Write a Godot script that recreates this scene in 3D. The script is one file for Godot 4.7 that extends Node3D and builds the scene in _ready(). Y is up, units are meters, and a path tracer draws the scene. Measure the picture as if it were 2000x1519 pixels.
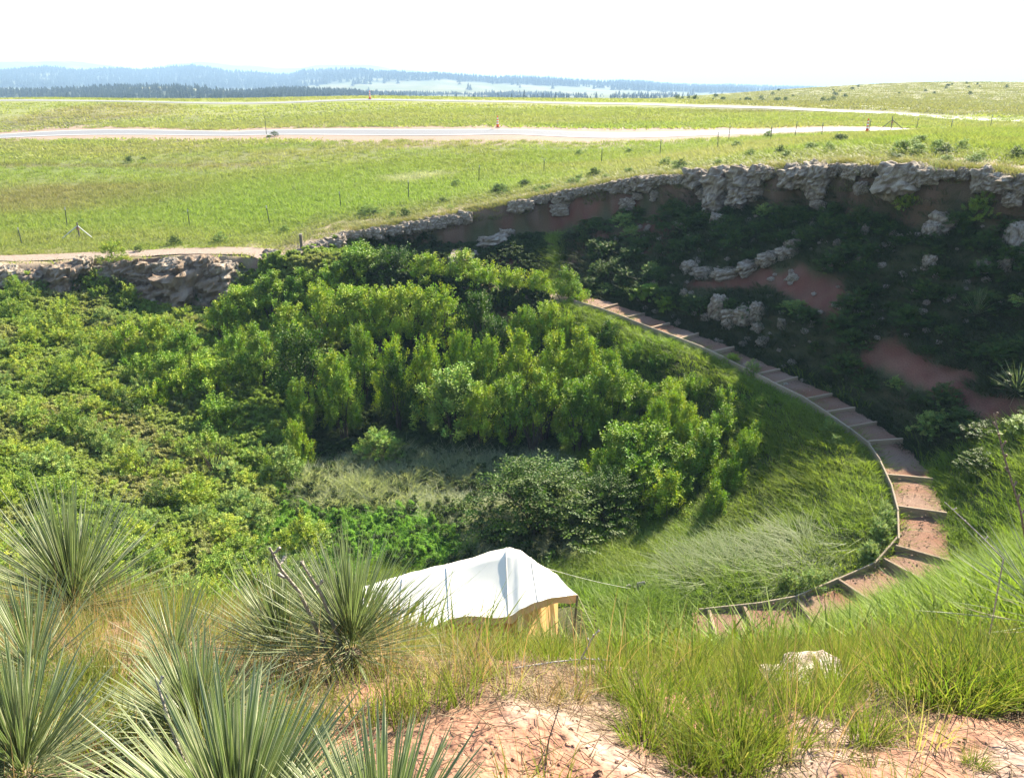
extends Node3D

const EYE := 16.0            # height of the camera; the hollow's floor lies near zero
const C := Vector2(0.0, 30.0)   # middle of the hollow, as (x, distance ahead)

var rng := RandomNumberGenerator.new()
var taken := {}
var mats := {}
var n_low := FastNoiseLite.new()
var n_mid := FastNoiseLite.new()
var n_fine := FastNoiseLite.new()

# ---------------------------------------------------------------- mesh builder
class MB:
	var v := PackedVector3Array()
	var n := PackedVector3Array()
	var c := PackedColorArray()
	var ix := PackedInt32Array()
	func tri(a: Vector3, b: Vector3, d: Vector3, col: Color) -> void:
		var k := v.size()
		var no := (d - a).cross(b - a).normalized()
		v.append(a); v.append(b); v.append(d)
		n.append(no); n.append(no); n.append(no)
		c.append(col); c.append(col); c.append(col)
		ix.append(k); ix.append(k + 1); ix.append(k + 2)
	func tri3(a: Vector3, b: Vector3, d: Vector3, ca: Color, cb: Color, cd: Color) -> void:
		tri(a, b, d, ca)
		var k := c.size()
		c[k - 2] = cb; c[k - 1] = cd
	func quad(a: Vector3, b: Vector3, d: Vector3, e: Vector3, col: Color) -> void:
		tri(a, b, d, col); tri(a, d, e, col)
	func vert(p: Vector3, no: Vector3, col: Color) -> int:
		v.append(p); n.append(no); c.append(col)
		return v.size() - 1
	func face(a: int, b: int, d: int) -> void:
		ix.append(a); ix.append(b); ix.append(d)
	func box(t: Transform3D, s: Vector3, col: Color, bevel := 0.0) -> void:
		var h := s / 2.0
		var i := Vector3(h.x - bevel, h.y - bevel, h.z - bevel)
		for ax in 3:
			for sg in [-1.0, 1.0]:
				var o := Vector3.ZERO; o[ax] = sg * h[ax]
				var u := Vector3.ZERO; u[(ax + 1) % 3] = i[(ax + 1) % 3]
				var w := Vector3.ZERO; w[(ax + 2) % 3] = i[(ax + 2) % 3]
				if sg < 0: quad(t * (o - u - w), t * (o + u - w), t * (o + u + w), t * (o - u + w), col)
				else: quad(t * (o - u - w), t * (o - u + w), t * (o + u + w), t * (o + u - w), col)
		if bevel > 0.0:
			for ax in 3:
				for s1 in [-1.0, 1.0]:
					for s2 in [-1.0, 1.0]:
						var b1 := (ax + 1) % 3
						var b2 := (ax + 2) % 3
						var p := Vector3.ZERO; p[b1] = s1 * h[b1]; p[b2] = s2 * i[b2]
						var q := Vector3.ZERO; q[b1] = s1 * i[b1]; q[b2] = s2 * h[b2]
						var e := Vector3.ZERO; e[ax] = i[ax]
						if s1 * s2 > 0: quad(t * (p - e), t * (q - e), t * (q + e), t * (p + e), col)
						else: quad(t * (p - e), t * (p + e), t * (q + e), t * (q - e), col)
	func tube(pts: Array, rad: Array, sides: int, col: Color, cap := true) -> void:
		var first := v.size()
		var m := pts.size()
		for k in m:
			var d: Vector3 = (pts[mini(k + 1, m - 1)] - pts[maxi(k - 1, 0)]).normalized()
			var s := d.cross(Vector3(0.13, 0.2, 1.0) if absf(d.y) > 0.8 else Vector3.UP).normalized()
			var w := d.cross(s)
			for j in sides:
				var a := TAU * j / sides
				var o := s * cos(a) + w * sin(a)
				vert(pts[k] + o * rad[k], o, col)
		for k in m - 1:
			for j in sides:
				var a := first + k * sides + j
				var b := first + k * sides + (j + 1) % sides
				face(a, a + sides, b); face(b, a + sides, b + sides)
		if cap:
			for k: int in [0, m - 1]:
				var mid := vert(pts[k], (pts[k] - pts[1 if k == 0 else m - 2]).normalized(), col)
				for j in sides:
					var a := first + k * sides + j
					var b := first + k * sides + (j + 1) % sides
					if k == 0: face(mid, a, b)
					else: face(mid, b, a)
	func commit(flat := false) -> ArrayMesh:
		var arr := []
		arr.resize(Mesh.ARRAY_MAX)
		arr[Mesh.ARRAY_VERTEX] = v
		if not flat: arr[Mesh.ARRAY_NORMAL] = n
		arr[Mesh.ARRAY_COLOR] = c
		arr[Mesh.ARRAY_INDEX] = ix
		var m := ArrayMesh.new()
		m.add_surface_from_arrays(Mesh.PRIMITIVE_TRIANGLES, arr)
		return m

# ---------------------------------------------------------------- naming and tagging
func numbered(called: String) -> String:
	var k: int = taken.get(called, 0)
	taken[called] = k + 1
	return called if k == 0 else "%s_%03d" % [called, k]

func tag(o: Node, label: String, category: String, group := "") -> Node:
	o.set_meta("label", label); o.set_meta("category", category)
	if group: o.set_meta("group", group)
	return o

func thing(called: String, at: Vector3, turn := 0.0) -> Node3D:
	var o := Node3D.new()
	o.name = numbered(called)
	add_child(o)
	o.position = at; o.rotation.y = turn
	return o

func part(called: String, mesh: Mesh, m: Material, parent: Node) -> MeshInstance3D:
	var o := MeshInstance3D.new()
	o.name = called
	if parent == self: o.name = numbered(called)
	o.mesh = mesh; o.material_override = m
	parent.add_child(o, true)
	return o

func single(called: String, mesh: Mesh, m: Material, at: Vector3, turn := 0.0) -> MeshInstance3D:
	var o := part(called, mesh, m, self)
	o.position = at; o.rotation.y = turn
	return o

func struct(called: String, mesh: Mesh, m: Material) -> MeshInstance3D:
	var o := part(called, mesh, m, self)
	o.set_meta("kind", "structure")
	return o

func scatter(called: String, mesh: Mesh, m: Material, buf: PackedFloat32Array, label: String, category: String, parent: Node = null) -> void:
	var mm := MultiMesh.new()
	mm.transform_format = MultiMesh.TRANSFORM_3D
	mm.use_colors = true
	mm.mesh = mesh
	mm.instance_count = buf.size() / 16
	mm.buffer = buf
	var o := MultiMeshInstance3D.new()
	o.multimesh = mm; o.material_override = m
	if parent == null:
		o.name = numbered(called); add_child(o)
		tag(o, label, category)
	else:
		o.name = called; parent.add_child(o, true)
	o.set_meta("kind", "stuff")

func put(buf: PackedFloat32Array, b: Basis, o: Vector3, c: Color) -> void:
	buf.append_array(PackedFloat32Array([b.x.x, b.y.x, b.z.x, o.x, b.x.y, b.y.y, b.z.y, o.y, b.x.z, b.y.z, b.z.z, o.z, c.r, c.g, c.b, 1.0]))

# ---------------------------------------------------------------- materials
func noise_tex(freq: float, lo: float, hi: float, octaves := 4, size := 512, sd := 1) -> NoiseTexture2D:
	var n := FastNoiseLite.new()
	n.noise_type = FastNoiseLite.TYPE_SIMPLEX; n.frequency = freq; n.fractal_octaves = octaves; n.seed = sd
	var g := Gradient.new()
	g.set_color(0, Color(lo, lo, lo)); g.set_color(1, Color(hi, hi, hi))
	var t := NoiseTexture2D.new()
	t.width = size; t.height = size; t.seamless = true; t.noise = n; t.color_ramp = g
	return t

func leafy(called: String, tint: Color, back: Color, rough := 0.55, spec := 0.3) -> StandardMaterial3D:
	var m := StandardMaterial3D.new()
	m.resource_name = called
	m.vertex_color_use_as_albedo = true
	m.albedo_color = tint.linear_to_srgb()
	m.roughness = rough; m.metallic_specular = spec
	m.cull_mode = BaseMaterial3D.CULL_DISABLED
	m.backlight_enabled = true
	m.backlight = back.linear_to_srgb()
	mats[called] = m
	return m

func matte(called: String, tint := Color.WHITE, rough := 0.9, tex: Texture2D = null, scale := 1.0, bump: Texture2D = null, depth := 1.0) -> StandardMaterial3D:
	var m := StandardMaterial3D.new()
	m.resource_name = called
	m.vertex_color_use_as_albedo = true
	m.albedo_color = tint.linear_to_srgb()
	m.roughness = rough; m.metallic_specular = 0.3
	if tex or bump:
		m.uv1_triplanar = true; m.uv1_world_triplanar = true
		m.uv1_scale = Vector3.ONE * scale
	if tex: m.albedo_texture = tex
	if bump:
		m.heightmap_enabled = true; m.heightmap_texture = bump; m.heightmap_scale = depth
	mats[called] = m
	return m

# ---------------------------------------------------------------- terrain
var tp := []                 # control points [q, weight]
var ta := Vector3.ZERO
var rim_r := PackedFloat32Array()
var rim_d := PackedFloat32Array()
var toe_r := PackedFloat32Array()
var toe_d := PackedFloat32Array()
var cliff := PackedFloat32Array()
const NT := 720
var track := PackedVector3Array()   # the stepped path's middle line (x, drop, ahead), every 0.25 m
var cache := PackedFloat32Array()
const CX0 := -44.0
const CF0 := -2.0
const CS := 0.2
const CW := 440
const CH := 370

func q_of(x: float, f: float) -> Vector2:
	return Vector2(atan2(x, f) * 2.5, log(clampf(sqrt(x * x + f * f), 1.0, 345.0)))

func fit_plain(pts: Array) -> void:
	var m := pts.size()
	var q := []
	var a := []
	for p in pts: q.append(q_of(p[0], p[1]))
	for i in m + 3:
		var row := PackedFloat64Array(); row.resize(m + 4); row.fill(0.0)
		if i < m:
			for j in m:
				var r2: float = q[i].distance_squared_to(q[j])
				row[j] = 0.5 * r2 * log(r2) if r2 > 1e-9 else 0.0
			row[i] += 0.01
			row[m] = 1.0; row[m + 1] = q[i].x; row[m + 2] = q[i].y
			row[m + 3] = pts[i][2] / clampf(sqrt(pts[i][0] * pts[i][0] + pts[i][1] * pts[i][1]), 1.0, 1e9)
		else:
			for j in m: row[j] = 1.0 if i == m else (q[j].x if i == m + 1 else q[j].y)
		a.append(row)
	var k := m + 3
	for i in k:
		var best := i
		for j in range(i, k):
			if absf(a[j][i]) > absf(a[best][i]): best = j
		var sw = a[i]; a[i] = a[best]; a[best] = sw
		for j in k:
			if j == i: continue
			var s: float = a[j][i] / a[i][i]
			if s == 0.0: continue
			for l in range(i, k + 1): a[j][l] -= s * a[i][l]
	tp.clear()
	for i in m: tp.append([q[i].x, q[i].y, a[i][k] / a[i][i]])
	ta = Vector3(a[m][k] / a[m][m], a[m + 1][k] / a[m + 1][m + 1], a[m + 2][k] / a[m + 2][m + 2])

func plain(x: float, f: float) -> float:
	var q := q_of(x, f)
	var s := ta.x + ta.y * q.x + ta.z * q.y
	for p in tp:
		var dx: float = q.x - p[0]
		var dy: float = q.y - p[1]
		var r2 := dx * dx + dy * dy
		if r2 > 1e-9: s += p[2] * 0.5 * r2 * log(r2)
	return s * clampf(sqrt(x * x + f * f), 1.0, 345.0)

func ring(pts: Array, col: int) -> PackedFloat32Array:
	var list := []
	for p in pts:
		var d := Vector2(p[0], p[1]) - C
		list.append([fposmod(d.angle(), TAU), d.length() if col < 0 else p[col]])
	list.sort_custom(func(a, b): return a[0] < b[0])
	var out := PackedFloat32Array(); out.resize(NT)
	for i in NT:
		var th := TAU * i / NT
		var k := 0
		while k < list.size() and list[k][0] < th: k += 1
		var a = list[(k - 1 + list.size()) % list.size()]
		var b = list[k % list.size()]
		var span: float = fposmod(b[0] - a[0], TAU)
		var t: float = fposmod(th - a[0], TAU) / maxf(span, 1e-6)
		out[i] = lerpf(a[1], b[1], t)
	for pass_ in 3:
		var s := out.duplicate()
		for i in NT:
			var sum := 0.0
			for j in range(-6, 7): sum += s[(i + j + NT) % NT]
			out[i] = sum / 13.0
	return out

func raw_drop(x: float, f: float) -> float:
	var d := Vector2(x, f) - C
	var r := d.length()
	var ti := fposmod(d.angle(), TAU) / TAU * NT
	var i := int(ti) % NT
	var j := (i + 1) % NT
	var t := ti - int(ti)
	var rr := lerpf(rim_r[i], rim_r[j], t)
	var out := 0.0
	if r >= rr:
		out = plain(x, f)
	else:
		var r2 := lerpf(toe_r[i], toe_r[j], t)
		var h := lerpf(rim_d[i], rim_d[j], t)
		var d2 := lerpf(toe_d[i], toe_d[j], t)
		var cl := lerpf(cliff[i], cliff[j], t)
		if r > r2:
			var s := (rr - r) / (rr - r2)
			var rest := d2 - h - cl
			out = h + cl * smoothstep(0.0, 0.09, s) + rest * lerpf(s, smoothstep(0.0, 1.0, s), 0.5)
		else:
			out = lerpf(d2, 15.2, smoothstep(0.0, 0.62, (r2 - r) / r2))
		out += n_mid.get_noise_2d(x * 1.5, f * 1.5) * 0.35 * smoothstep(rr, rr - 2.0, r)
	if r < 26.0 and x > -16.0:
		var best := 1e9
		var bd := 0.0
		for p in track:
			var e := (p.x - x) * (p.x - x) + (p.z - f) * (p.z - f)
			if e < best: best = e; bd = p.y
		best = sqrt(best)
		if best < 3.0: out = lerpf(bd + 0.26, out, smoothstep(0.75, 2.8, best))
	return out

func drop(x: float, f: float) -> float:
	var u := (x - CX0) / CS
	var w := (f - CF0) / CS
	if u < 0.0 or w < 0.0 or u >= CW - 1 or w >= CH - 1: return plain(x, f)
	var i := int(u)
	var j := int(w)
	var a := u - i
	var b := w - j
	var k := j * CW + i
	return lerpf(lerpf(cache[k], cache[k + 1], a), lerpf(cache[k + CW], cache[k + CW + 1], a), b)

func ground(x: float, f: float) -> Vector3:
	return Vector3(x, EYE - drop(x, f) - 0.02, -f)

func rim_gap(x: float, f: float) -> float:     # metres outside (+) or inside (-) the hollow's lip
	var d := Vector2(x, f) - C
	return d.length() - rim_r[int(fposmod(d.angle(), TAU) / TAU * NT) % NT]

func toe_gap(x: float, f: float) -> float:
	var d := Vector2(x, f) - C
	return d.length() - toe_r[int(fposmod(d.angle(), TAU) / TAU * NT) % NT]

func near_line(pts: Array, x: float, f: float) -> float:
	var best := 1e9
	for i in pts.size() - 1:
		var a := Vector2(pts[i][0], pts[i][1])
		var b := Vector2(pts[i + 1][0], pts[i + 1][1])
		var p := Geometry2D.get_closest_point_to_segment(Vector2(x, f), a, b)
		best = minf(best, p.distance_to(Vector2(x, f)))
	return best

# ---------------------------------------------------------------- lines of the place
var steps_line := [[4.0, 42.3, 10.65], [7.3, 38.4, 11.0], [9.3, 36.0, 11.25], [10.8, 33.4, 11.5], [12.1, 31.2, 11.7], [13.0, 28.7, 11.95], [13.4, 27.1, 12.1], [13.2, 25.0, 12.3], [12.7, 22.9, 12.5], [11.9, 21.0, 12.8], [11.0, 20.3, 13.0], [9.8, 19.8, 13.2], [8.3, 19.1, 13.4], [6.3, 19.1, 13.8], [5.0, 19.2, 14.0]]
var bench_line := [[-13.0, 48.3, 9.45], [-9.0, 47.4, 9.75], [-5.0, 46.0, 10.0], [-1.0, 44.8, 10.25], [4.0, 42.3, 10.65]]
var rim_path := [[-60.0, 46.0], [-40.0, 47.2], [-29.4, 48.0], [-25.0, 48.9], [-20.0, 49.6], [-16.0, 49.4], [-13.0, 48.3]]
var near_road := [[-150.0, 120.0], [-64.9, 110.2], [-33.0, 108.0], [0.0, 97.6], [29.5, 95.5], [42.0, 96.0], [50.0, 92.0], [62.0, 84.0], [75.0, 70.0]]
var far_road := [[-230.0, 200.0], [-96.0, 165.0], [-26.0, 150.0], [0.0, 143.0], [19.5, 135.0], [37.3, 128.0], [51.5, 118.0], [63.0, 108.0], [74.0, 94.0]]

func grass_cover(x: float, f: float) -> float:   # how much of the ground here is under grass, 0 to 1
	var g := rim_gap(x, f)
	var n := n_mid.get_noise_2d(x * 2.0, f * 2.0)
	if f < 7.0 and absf(x) < 6.0 and g > -2.0:
		var bare := smoothstep(1.0, 0.5, Vector2((x + 0.02) / 0.70, (f - 1.62) / 0.70).length())
		bare = maxf(bare, smoothstep(1.0, 0.5, Vector2((x - 1.35) / 0.75, (f - 1.78) / 0.34).length()))
		if x > -0.6: bare = maxf(bare, 0.9 * smoothstep(0.18, 0.40, n_mid.get_noise_2d(x * 11.0 + 7.0, f * 11.0)))
		return clampf(1.0 - bare * 1.2 + n_fine.get_noise_2d(x * 14.0, f * 14.0) * 0.25, 0.0, 1.0)
	if g > 0.0 and f > 30.0:
		return clampf(smoothstep(0.6, 6.0, g) * 0.75 + 0.3 + n * 0.9 * smoothstep(14.0, 2.0, g), 0.0, 1.0)
	return 1.0

func soil(x: float, f: float) -> Color:
	var n := n_fine.get_noise_2d(x * 3.0, f * 3.0)
	var g := rim_gap(x, f)
	if f < 7.5 and g > -3.0:
		var pale := smoothstep(0.05, 0.35, n_mid.get_noise_2d(x * 9.0 + 40.0, f * 9.0))
		return Color(0.28, 0.145, 0.095).lerp(Color(0.36, 0.265, 0.215), pale * 0.8) * (1.0 + 0.25 * n)
	if g > 0.0:
		return Color(0.36, 0.27, 0.20) * (1.0 + 0.3 * n)
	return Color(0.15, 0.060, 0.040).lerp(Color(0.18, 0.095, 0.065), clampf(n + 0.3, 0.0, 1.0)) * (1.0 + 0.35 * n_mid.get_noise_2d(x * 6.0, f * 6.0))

func meadow(x: float, f: float) -> Color:
	var n := n_low.get_noise_2d(x, f * 2.2)
	var m := n_mid.get_noise_2d(x * 0.7, f * 1.6)
	var c := Color(0.215, 0.27, 0.062).lerp(Color(0.275, 0.265, 0.11), clampf(0.34 + n * 1.1 + m * 0.5, 0.0, 1.0))
	if f > 112.0: c = c.lerp(Color(0.26, 0.27, 0.10), 0.6)
	if f > 120.0 and x > f * 0.12: c = c.lerp(Color(0.165, 0.155, 0.075), 0.7 * smoothstep(0.12, 0.3, x / f))
	# the dry brown patch and old track at the left, the pale turn-out beyond the road
	var dry := smoothstep(1.0, 0.3, Vector2((x + 36.0) / 16.0, (f - 69.0) / 9.0).length())
	dry = maxf(dry, smoothstep(1.6, 0.5, near_line([[-60.0, 86.0], [-34.0, 84.5], [-24.0, 84.0]], x, f)) * 0.8)
	dry = maxf(dry, smoothstep(1.0, 0.55, Vector2((x + 63.0) / 14.0, (f - 134.0) / 24.0).length()) * (0.8 + m))
	c = c.lerp(Color(0.20, 0.15, 0.09), clampf(dry * 0.55, 0.0, 1.0))
	var streak := smoothstep(1.0, 0.3, Vector2((x + 8.0) / 4.5, (f - 73.0) / 2.6).length() + m * 0.6)
	c = c.lerp(Color(0.40, 0.40, 0.30), streak * 0.8)
	var lush := (1.0 - streak) * smoothstep(1.0, 0.2, Vector2((x + 14.0) / 30.0, (f - 66.0) / 14.0).length())
	return c.lerp(Color(0.20, 0.285, 0.052), clampf(lush * 0.75 + m * 0.3, 0.0, 1.0))

func slip(x: float, f: float) -> float:      # below 1 on the slips of bare red earth
	if x < 7.0 or x > 20.0: return 9.0
	var d := minf(near_line([[12.6, 38.6], [14.2, 35.4]], x, f) / 0.9, near_line([[15.0, 32.4], [16.1, 29.5], [17.0, 26.5]], x, f) / 0.8)
	return minf(d, near_line([[9.2, 41.3], [12.2, 39.4]], x, f) / 0.55) + n_mid.get_noise_2d(x * 4.0, f * 4.0) * 0.8

func ground_tint(x: float, f: float, slope: float) -> Color:
	var g := rim_gap(x, f)
	var c: Color
	if g > -0.3 and g < 0.22 and f > 30.0 and x > -30.0: return Color(0.20, 0.135, 0.10) * (1.0 + 0.6 * n_mid.get_noise_2d(x * 7.0, f * 7.0))
	if f < 8.0 and g > -3.0: return soil(x, f).lerp(Color(0.15, 0.11, 0.065), grass_cover(x, f) * 0.7).lerp(meadow(x, f) * 0.6, smoothstep(2.4, 4.5, absf(x)))
	if g > 0.0:
		c = soil(x, f).lerp(meadow(x, f) * (0.62 if f < 130.0 else 0.85), grass_cover(x, f))
		if f > 60.0:
			var nr := near_line(near_road, x, f)
			c = c.lerp(Color(0.30, 0.22, 0.17), smoothstep(10.5, 6.5, nr + 3.0 * n_mid.get_noise_2d(x, f)) if f < 100.0 or nr < 7.0 else 0.0)
		return c
	if f < 7.5: return soil(x, f).lerp(Color(0.17, 0.125, 0.075), grass_cover(x, f) * 0.6)
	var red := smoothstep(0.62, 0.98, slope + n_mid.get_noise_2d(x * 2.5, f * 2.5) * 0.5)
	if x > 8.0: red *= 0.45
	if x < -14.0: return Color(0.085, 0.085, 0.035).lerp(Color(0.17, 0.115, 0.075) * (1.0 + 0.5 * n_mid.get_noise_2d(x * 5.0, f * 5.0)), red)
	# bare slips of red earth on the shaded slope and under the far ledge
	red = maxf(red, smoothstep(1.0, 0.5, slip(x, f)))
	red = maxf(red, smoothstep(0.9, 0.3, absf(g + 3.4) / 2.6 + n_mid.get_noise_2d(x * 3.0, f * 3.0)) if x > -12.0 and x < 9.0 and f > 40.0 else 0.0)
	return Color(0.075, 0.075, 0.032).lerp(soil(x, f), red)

# ---------------------------------------------------------------- setting
func build_ground() -> void:
	var bear := PackedFloat32Array()
	var a := -180.0
	while a < 180.01:
		bear.append(deg_to_rad(a))
		a += 0.22 if absf(a + 0.05) < 45.0 else 3.0
	var dist := PackedFloat32Array()
	var r := 0.5
	while r < 346.0:
		dist.append(r); r *= 1.0095
	var w := bear.size()
	var h := dist.size()
	var b := MB.new()
	b.v.resize(w * h); b.n.resize(w * h); b.c.resize(w * h)
	for j in h:
		var d := dist[j]
		for i in w:
			var x := d * sin(bear[i])
			var f := d * cos(bear[i])
			var y := EYE - drop(x, f)
			if d < 9.0: y += n_fine.get_noise_2d(x * 5.0, f * 5.0) * 0.05 + n_fine.get_noise_2d(x * 22.0, f * 22.0) * 0.014
			elif d < 70.0: y += n_fine.get_noise_2d(x * 1.3, f * 1.3) * 0.10
			b.v[j * w + i] = Vector3(x, y, -f)
	for j in h:
		for i in w:
			var k := j * w + i
			var e := b.v[j * w + mini(i + 1, w - 1)] - b.v[j * w + maxi(i - 1, 0)]
			var g := b.v[mini(j + 1, h - 1) * w + i] - b.v[maxi(j - 1, 0) * w + i]
			var no := e.cross(g).normalized()
			if no.y < 0.0: no = -no
			b.n[k] = no
			var p := b.v[k]
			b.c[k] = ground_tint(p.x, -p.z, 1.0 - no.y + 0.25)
	b.ix.resize((w - 1) * (h - 1) * 6)
	var o := 0
	for j in h - 1:
		for i in w - 1:
			var k := j * w + i
			b.ix[o] = k; b.ix[o + 1] = k + w; b.ix[o + 2] = k + 1
			b.ix[o + 3] = k + 1; b.ix[o + 4] = k + w; b.ix[o + 5] = k + w + 1
			o += 6
	struct("ground", b.commit(), mats.earth)

func ribbon(line: Array, half: float, lift: float, tilt: float, rough: float, col: Color, step := 2.0, off := 0.0) -> MB:
	var cu := Curve3D.new()
	for i in line.size():
		var p0 = line[maxi(i - 1, 0)]
		var p1 = line[mini(i + 1, line.size() - 1)]
		var t := Vector3(p1[0] - p0[0], 0, -(p1[1] - p0[1])) / 6.0
		cu.add_point(Vector3(line[i][0], 0, -line[i][1]), -t, t)
	var b := MB.new()
	var m := int(cu.get_baked_length() / step)
	var across := 5
	for k in m + 1:
		var p := cu.sample_baked(cu.get_baked_length() * k / m)
		var q := cu.sample_baked(minf(cu.get_baked_length() * k / m + 0.1, cu.get_baked_length()))
		var p2 := cu.sample_baked(maxf(cu.get_baked_length() * k / m - 0.1, 0.0))
		var side := (q - p2).cross(Vector3.UP).normalized()
		for j in across:
			var s := lerpf(-1.0, 1.0, j / (across - 1.0))
			var wv := half * (1.0 + rough * n_mid.get_noise_2d(p.x * 3.0 + s * 50.0, p.z * 3.0)) * s
			var e := p + side * (wv + off)
			var y := ground(e.x, -e.z).y + 0.02 + lift - tilt * s
			b.vert(Vector3(e.x, y, e.z), Vector3.UP, col)
		if k > 0:
			for j in across - 1:
				var o := (k - 1) * across + j
				b.face(o, o + across, o + 1); b.face(o + 1, o + across, o + across + 1)
	return b

func ridge_table(pts: Array) -> Array:
	var out := []
	for p in pts:
		var bb: float = (p[1] - 759.5) / 1629.0
		var fr := cos(0.35256) - bb * sin(0.35256)
		var up := -sin(0.35256) - bb * cos(0.35256)
		var aa: float = (p[0] - 1000.0) / 1629.0
		out.append([atan2(aa, fr), up / sqrt(aa * aa + fr * fr)])
	return out

func look_up(t: Array, b: float) -> float:
	if b <= t[0][0]: return t[0][1]
	for i in t.size() - 1:
		if b < t[i + 1][0]:
			var s: float = (b - t[i][0]) / (t[i + 1][0] - t[i][0])
			return lerpf(t[i][1], t[i + 1][1], s * s * (3.0 - 2.0 * s))
	return t[-1][1]

var far_crest := []
var mid_crest := []
var low_crest := []

func far_height(b: float, d: float, edge: float) -> float:   # height over the eye of the country beyond the plain
	var vale := -(13.0 + 0.0055 * d)
	var x := d * sin(b)
	var f := d * cos(b)
	var n := n_low.get_noise_2d(x * 0.16, f * 0.16)
	var y := vale + n * 5.0 * smoothstep(500.0, 900.0, d)
	var rough := n_mid.get_noise_2d(x * 0.03, f * 0.03)
	for c in [[low_crest, 1050.0, 260.0, 0.0016], [mid_crest, 2600.0, 620.0, 0.0022], [far_crest, 6300.0, 1500.0, 0.0016]]:
		var centre: float = c[1] * (1.0 + 0.10 * sin(b * 9.0 + c[1]))
		var top: float = (look_up(c[0], b) + rough * c[3]) * centre
		var k := exp(-pow((d - centre) / c[2], 2.0))
		y = maxf(y, lerpf(vale, top, k) + n * 4.0 * (1.0 - k))
	var s := smoothstep(345.0, 620.0, d)
	return lerpf(edge - (d - 345.0) * 0.015, y, s)

func is_wood(x: float, f: float, d: float, b: float) -> float:
	var n := n_low.get_noise_2d(x * 0.23 + 300.0, f * 0.23)
	var w := 0.28 + n * 1.5
	if d > 1500.0 and d < 2000.0: w -= 0.75
	if d < 1500.0: w += 0.25 - smoothstep(-0.25, 0.02, b) * 0.75
	if d > 2000.0: w += 0.42 - smoothstep(-0.05, 0.2, b) * 0.35
	return clampf(w * 2.0, 0.0, 1.0)

func build_hills() -> void:
	far_crest = ridge_table([[-500, 120], [-200, 122], [0, 121], [130, 120], [200, 127], [290, 147], [330, 126], [400, 122], [480, 129], [560, 135], [640, 127], [720, 127], [780, 137], [900, 149], [1000, 153], [1250, 160], [1480, 170], [1700, 174], [2300, 180]])
	mid_crest = ridge_table([[-500, 140], [-200, 146], [0, 142], [100, 138], [150, 142], [230, 138], [270, 141], [380, 134], [450, 143], [560, 152], [600, 143], [690, 140], [760, 147], [850, 150], [1000, 157], [1200, 164], [1400, 172], [1700, 180], [2300, 180]])
	low_crest = ridge_table([[-500, 170], [-200, 175], [0, 178], [140, 176], [260, 171], [330, 169], [420, 175], [480, 182], [560, 178], [640, 181], [760, 187], [860, 192], [1000, 196], [1100, 200], [1500, 210], [2300, 210]])
	var b := MB.new()
	var bear := PackedFloat32Array()
	var a := -60.0
	while a < 60.01:
		bear.append(deg_to_rad(a)); a += 0.22
	var dist := PackedFloat32Array()
	var r := 344.0
	while r < 7600.0:
		dist.append(r); r *= 1.018
	var w := bear.size()
	var h := dist.size()
	b.v.resize(w * h); b.n.resize(w * h); b.c.resize(w * h)
	for i in w:
		var e := -plain(344.0 * sin(bear[i]), 344.0 * cos(bear[i])) - 0.05
		for j in h:
			var d := dist[j]
			var x := d * sin(bear[i])
			var f := d * cos(bear[i])
			b.v[j * w + i] = Vector3(x, EYE + far_height(bear[i], d, e), -f)
			var open := Color(0.085, 0.10, 0.035).lerp(Color(0.14, 0.13, 0.06), clampf(0.4 + n_low.get_noise_2d(x * 0.5, f * 0.5) * 1.5, 0.0, 1.0))
			b.c[j * w + i] = open.lerp(Color(0.028, 0.042, 0.02), is_wood(x, f, d, bear[i]))
	for j in h:
		for i in w:
			var e := b.v[j * w + mini(i + 1, w - 1)] - b.v[j * w + maxi(i - 1, 0)]
			var g := b.v[mini(j + 1, h - 1) * w + i] - b.v[maxi(j - 1, 0) * w + i]
			var no := e.cross(g).normalized()
			b.n[j * w + i] = no if no.y > 0.0 else -no
	for j in h - 1:
		for i in w - 1:
			var k := j * w + i
			b.face(k, k + w, k + 1); b.face(k + 1, k + w, k + w + 1)
	struct("hills", b.commit(), mats.far_earth)

func far_point(b: float, d: float) -> Vector3:
	var e := -plain(344.0 * sin(b), 344.0 * cos(b)) - 0.05
	return Vector3(d * sin(b), EYE + far_height(b, d, e), -d * cos(b))

# ---------------------------------------------------------------- plants
func vary(c: Color, by: float) -> Color:
	var k := 1.0 + rng.randf_range(-by, by)
	return Color(c.r * k * (1.0 + rng.randf_range(-by, by) * 0.4), c.g * k, c.b * k)

func tuft(blades: int, tall: float, reach: float, wide: float, lean: float, cols: Array, segs := 2, sd := 1) -> ArrayMesh:
	rng.seed = sd
	var b := MB.new()
	for k in blades:
		var az := rng.randf() * TAU
		var out := Vector3(cos(az), 0, sin(az))
		var p := out * reach * sqrt(rng.randf())
		var h := tall * rng.randf_range(0.55, 1.0)
		var le := lean * rng.randf_range(0.2, 1.3) * h
		var dirv := (out + Vector3(rng.randf_range(-0.7, 0.7), 0, rng.randf_range(-0.7, 0.7))).normalized()
		var fa := rng.randf() * TAU
		var side := Vector3(cos(fa), 0, sin(fa)) * wide * rng.randf_range(0.7, 1.2) * 0.5
		var col: Color = vary(cols[rng.randi() % cols.size()], 0.22)
		var a := p - side
		var c := p + side
		for s in range(1, segs + 1):
			var t := float(s) / segs
			var m := p + Vector3(0, h * (t - 0.25 * lean * t * t), 0) + dirv * le * t * t
			if s == segs: b.tri(a, c, m, col)
			else:
				var ta_ := m - side * (1.0 - t * 0.6)
				var tc := m + side * (1.0 - t * 0.6)
				b.quad(a, c, tc, ta_, col)
				a = ta_; c = tc
	return b.commit(true)

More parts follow.
